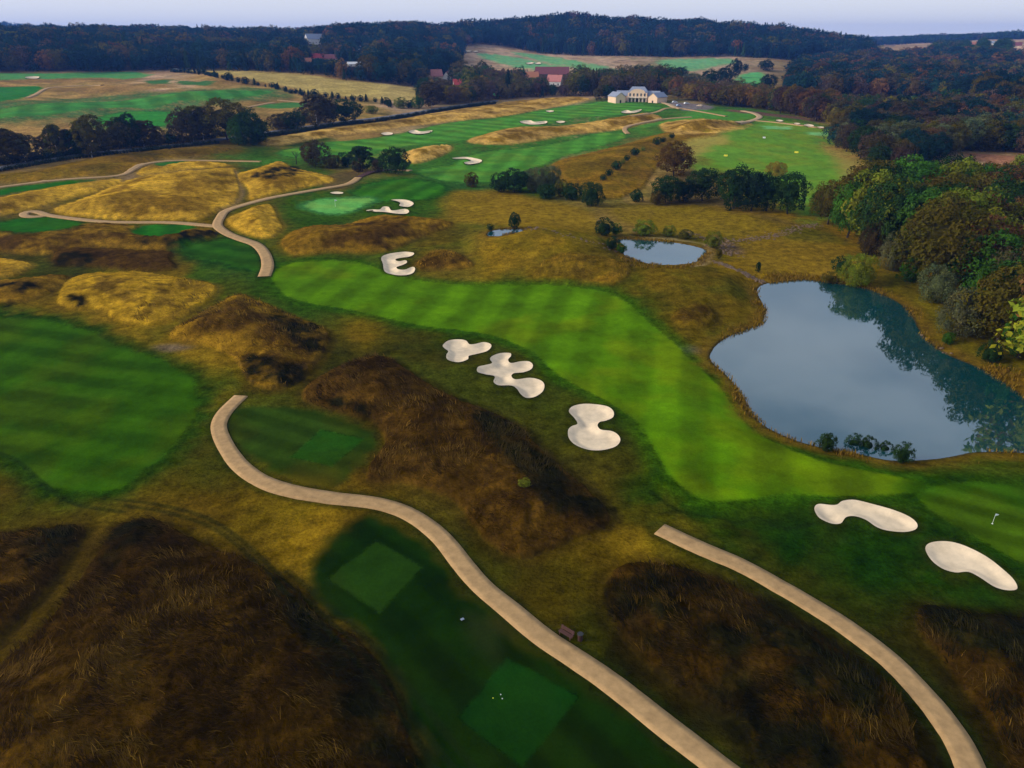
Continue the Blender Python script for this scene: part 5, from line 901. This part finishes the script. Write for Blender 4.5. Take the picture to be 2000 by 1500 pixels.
x, y, z = ground_frame(1503, 836); me = stone_mesh(4, 1).copy(); me.materials.clear(); me.materials.append(M_WHITE); tag(link('boulder', me, None, (x, y, z+.15), None, (.5, .45, .55)), 'white boulder at the near left shore of the large pond', 'boulder')
# stony stream beds: loose rocks nobody could count
sm = [stone_mesh(i, 1) for i in range(4)]; sv = []
for m in sm: c = np.empty(len(m.vertices)*3, np.float32); m.vertices.foreach_get('co', c); sv.append((c.reshape(-1, 3), np.array([p.vertices[:] for p in m.polygons])))
V = []; F = []; nv = 0
for s, n, wd in (("1592,438 1560,447 1520,459 1470,467 1425,472 1400,476", 280, 2.6), ("1412,472 1412,485 1420,496 1438,497", 130, 3.0), ("1398,512 1430,524 1462,538 1490,553", 200, 1.2), ("1340,452 1362,462 1400,470", 60, 2), ("1030,444 1080,452 1120,462 1170,478 1200,490", 70, 1.6), ("1798,655 1850,700", 14, 1.2), ("1165,425 1175,440 1182,455", 40, 1)):
    w = unproj(smooth_open(pts(s), 8)); seg = np.r_[0, np.cumsum(np.linalg.norm(np.diff(w, axis=0), axis=1))]
    for _ in range(n):
        u = RNG.uniform(0, seg[-1]); x = np.interp(u, seg, w[:, 0])+RNG.normal()*wd*.5; y = np.interp(u, seg, w[:, 1])+RNG.normal()*wd*.5; v, f = sv[RNG.integers(4)]; k = RNG.uniform(.12, .48); V.append(v*np.array([k, k*RNG.uniform(.6, 1), k])+np.array([x, y, float(zat(x, y))+.05])); F.append(f+nv); nv += len(v)
tag(link('stream_stones', np_mesh('stream_stones', np.concatenate(V), np.concatenate(F), (M_STONE,))), kind='stuff')
# ------------------------------------------------------------------ vehicles and the green canopy
def car(px, py, colr, label, van=False, yaw=0.4):
    x, y, z = ground_frame(px, py); root = tag(empty('van' if van else 'parked_car', (x, y, z), yaw), label, 'van' if van else 'car'); m = mat('car_paint', colr, .3, spec=.5); L_, W_, h1, h2 = (5.2, 2.0, 1.15, 2.3) if van else (4.3, 1.75, .85, 1.45); prof = [(-L_/2, .3), (L_/2, .3), (L_/2, h1*.85), (L_*.26, h1), (L_*.10, h2), (-L_*.36, h2), (-L_/2, h1)]
    n = len(prof); MB().add([(a, -W_/2, b) for a, b in prof]+[(a, W_/2, b) for a, b in prof], [tuple(range(n)), tuple(range(n, 2*n))[::-1]]+[(i, n+i, n+(i+1) % n, (i+1) % n) for i in range(n)]).build('body', m, root, bevel=.04)
    for s in (-1, 1): MB().box(-L_*.30, L_*.10, s*W_/2-.012 if s < 0 else W_/2-.008, s*W_/2+.008 if s < 0 else W_/2+.012, h1+.05, h2-.12).build('window', M_GLASS, root)
    for sx in (-.32, .32):
        for sy in (-1, 1): wv = MB().tube((sx*L_, sy*(W_/2-.2), .32), (sx*L_, sy*(W_/2+.02), .32), .32, n=14).build('wheel', M_DARK, root); MB().tube((sx*L_, sy*(W_/2+.021), .32), (sx*L_, sy*(W_/2+.03), .32), .18, n=10).build('rim', M_FRAME, wv)
car(1326, 207.5, (.35, .42, .55), 'pale blue car parked on the gravel right of the clubhouse'); car(1318, 201, (.75, .75, .75), 'white car parked right of the clubhouse by the trees', yaw=.1); car(1341, 203.5, (.75, .74, .72), 'white car farthest right on the gravel by the clubhouse', yaw=.3); car(345, 138, (.78, .78, .76), 'white van parked at the wood end of the tan field', True, 0.05); car(1366, 208, (.6, .45, .3), 'tan car at the right end of the gravel by the clubhouse', yaw=2.4)
x, y, z = ground_frame(965, 193); root = tag(empty('canopy_tent', (x, y, z), .2), 'bright green canopy tent at the end of the road among the trees', 'tent'); b = MB(); gable_roof(b, -3, 3, -2.4, 2.4, 2.7, 1.5, .2, .06); b.build('canvas_roof', mat('green_canvas', (.12, .62, .12), .7), root)
for sx in (-2.9, 2.9):
    for sy in (-2.3, 2.3): MB().tube((sx, sy, -.2), (sx, sy, 2.7), .05, n=6).build('post', M_WHITE, root)
# ------------------------------------------------------------------ long grass: wind-combed blades on the near rough, reeds at the water
def blades(name, P, hgt, wid, ang, lean, col):
    n = len(P); z = zat(P[:, 0], P[:, 1])-.06; d = np.c_[np.cos(ang), np.sin(ang)]; s = np.c_[-np.sin(ang), np.cos(ang)]; hx = hgt*np.sin(lean); hz = hgt*np.cos(lean); V = np.empty((n, 5, 3)); B = np.c_[P, z]
    for i, (k, side, f, g) in enumerate(((0, -1, 0, 0), (0, 1, 0, 0), (.55, -.8, .38, .68), (.55, .8, .38, .68), (1, 0, 1, 1))):
        V[:, i, :2] = P+d*(hx*f)[:, None]+s*(wid*side)[:, None]; V[:, i, 2] = z+hz*g
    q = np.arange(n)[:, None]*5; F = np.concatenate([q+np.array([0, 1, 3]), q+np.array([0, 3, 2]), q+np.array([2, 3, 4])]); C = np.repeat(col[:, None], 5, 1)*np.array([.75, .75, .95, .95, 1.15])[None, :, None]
    return tag(link(name, np_mesh(name, V.reshape(-1, 3), F, (M_BLADE,), False, C.reshape(-1, 3))), kind='stuff')
PP = []; cc_ = []
for R in ROUGH:
    w = R['w2']; r = np.hypot(*w.T); 
    if r.min() > 170: continue
    lo, hi = np.maximum(w.min(0), [-75, 28]), np.minimum(w.max(0), [90, 190]); area = (hi-lo).prod(); n = int(min(area*26, 260000)); p = RNG.uniform(lo, hi, (n, 2)); rr = np.hypot(*p.T)
    keep = RNG.random(n) < np.clip((62/rr)**1.7, .05, 1); p = p[keep]; p = p[abs(np.arctan2(p[:, 0], p[:, 1])) < .88]; d = sdist(w, p[:, 0], p[:, 1]); m = fbm(p[:, 0]/3.2, p[:, 1]/3.2, 3, 90); k = (d > .15) & (RNG.random(len(p)) < sstep(.42, .6, m)+.08); p = p[k]; PP.append(p)
    lo_, hi_ = sorted((R['c1'], R['c2'])); g = sstep(.42, .66, fbm(p[:, 0]/2.6, p[:, 1]/2.6, 3, 91)*.7+fbm(p[:, 0]/9, p[:, 1]/9, 3, 92)*.3); t = np.clip(g+RNG.normal(size=len(p))*.2, 0, 1)[:, None]
    c = np.array(lo_)*.9*(1-t)+(np.array(hi_)*1.1+np.array([.055, .032, .005]))*t
    hd = np.zeros(len(p))  # blades darkened where mound shade is painted
    for hw in SHADE_W:
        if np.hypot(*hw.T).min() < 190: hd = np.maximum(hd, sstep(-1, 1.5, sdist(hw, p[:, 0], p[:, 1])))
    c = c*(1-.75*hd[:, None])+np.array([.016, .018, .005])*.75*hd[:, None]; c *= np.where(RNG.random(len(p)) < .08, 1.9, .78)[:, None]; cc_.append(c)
P = np.concatenate(PP); C = np.concatenate(cc_); r = np.hypot(*P.T)
if len(P) > 210000: k = RNG.choice(len(P), 210000, False); P, C, r = P[k], C[k], r[k]
ang = 2.6+(fbm(P[:, 0]/14, P[:, 1]/14, 3, 95)-.5)*4.5+(fbm(P[:, 0]/3, P[:, 1]/3, 2, 96)-.5)*2.2+RNG.normal(size=len(P))*.4
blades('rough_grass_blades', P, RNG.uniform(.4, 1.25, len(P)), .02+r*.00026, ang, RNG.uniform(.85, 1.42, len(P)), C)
PP = []; 
for (w, zl), n, o in zip(pond_w, (2000, 1300, 400), (1.1, 1.0, 1.0)):
    seg = np.r_[0, np.cumsum(np.linalg.norm(np.diff(np.r_[w, w[:1]], axis=0), axis=1))]; u = RNG.uniform(0, seg[-1], n*2); ww = np.r_[w, w[:1]]; p = np.c_[np.interp(u, seg, ww[:, 0]), np.interp(u, seg, ww[:, 1])]+RNG.normal(size=(n*2, 2))*o; d = sdist(w, p[:, 0], p[:, 1]); m = fbm(p[:, 0]/7, p[:, 1]/7, 2, 99); PP.append(p[(d < .5) & (m > .5)])
for s, n, sp in (("1452,778 1462,800 1480,818 1498,830", 900, .7), ("1428,735 1440,765 1448,785", 350, .6), ("1505,543 1540,540 1600,545 1650,553", 1200, 1.2), ("1940,722 1970,735", 500, 1.2), ("1476,590 1488,610 1480,640 1440,652", 600, .8), ("1640,884 1668,890", 250, .5), ("1215,505 1260,520 1330,522 1370,512", 500, .9)):
    w = smooth_open(unproj(pts(s)), 8); u = RNG.uniform(0, len(w)-1.001, n); i = u.astype(int); f = (u-i)[:, None]; PP.append(w[i]*(1-f)+w[i+1]*f+RNG.normal(size=(n, 2))*sp)
P = np.concatenate(PP); k = np.min([np.where(sdist(w, P[:, 0], P[:, 1]) > .9, 0, 1) for w, _ in pond_w], 0) > 0; P = P[k]; n = len(P); t = RNG.random(n)[:, None]; C = np.array([.26, .14, .012])*t+np.array([.12, .08, .008])*(1-t); r = np.hypot(*P.T)
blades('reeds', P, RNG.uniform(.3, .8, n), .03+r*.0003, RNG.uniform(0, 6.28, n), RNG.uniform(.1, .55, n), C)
# ------------------------------------------------------------------ haze: one closed box of even, thin, bluish air round the whole place
b = MB().box(-5800, 5800, -5800, 5800, float(Z.min())-20, float(Z.max())+30); hm = bpy.data.materials.new('haze_air'); hm.use_nodes = True; t = hm.node_tree; t.nodes.remove(t.nodes['Principled BSDF']); v = t.nodes.new('ShaderNodeVolumePrincipled'); v.inputs['Color'].default_value = (.13, .33, 1.0, 1); v.inputs['Density'].default_value = HAZE_DENSITY; v.inputs['Anisotropy'].default_value = .2
t.links.new(v.outputs[0], t.nodes['Material Output'].inputs['Volume']); tag(b.build('haze', hm), kind='stuff')
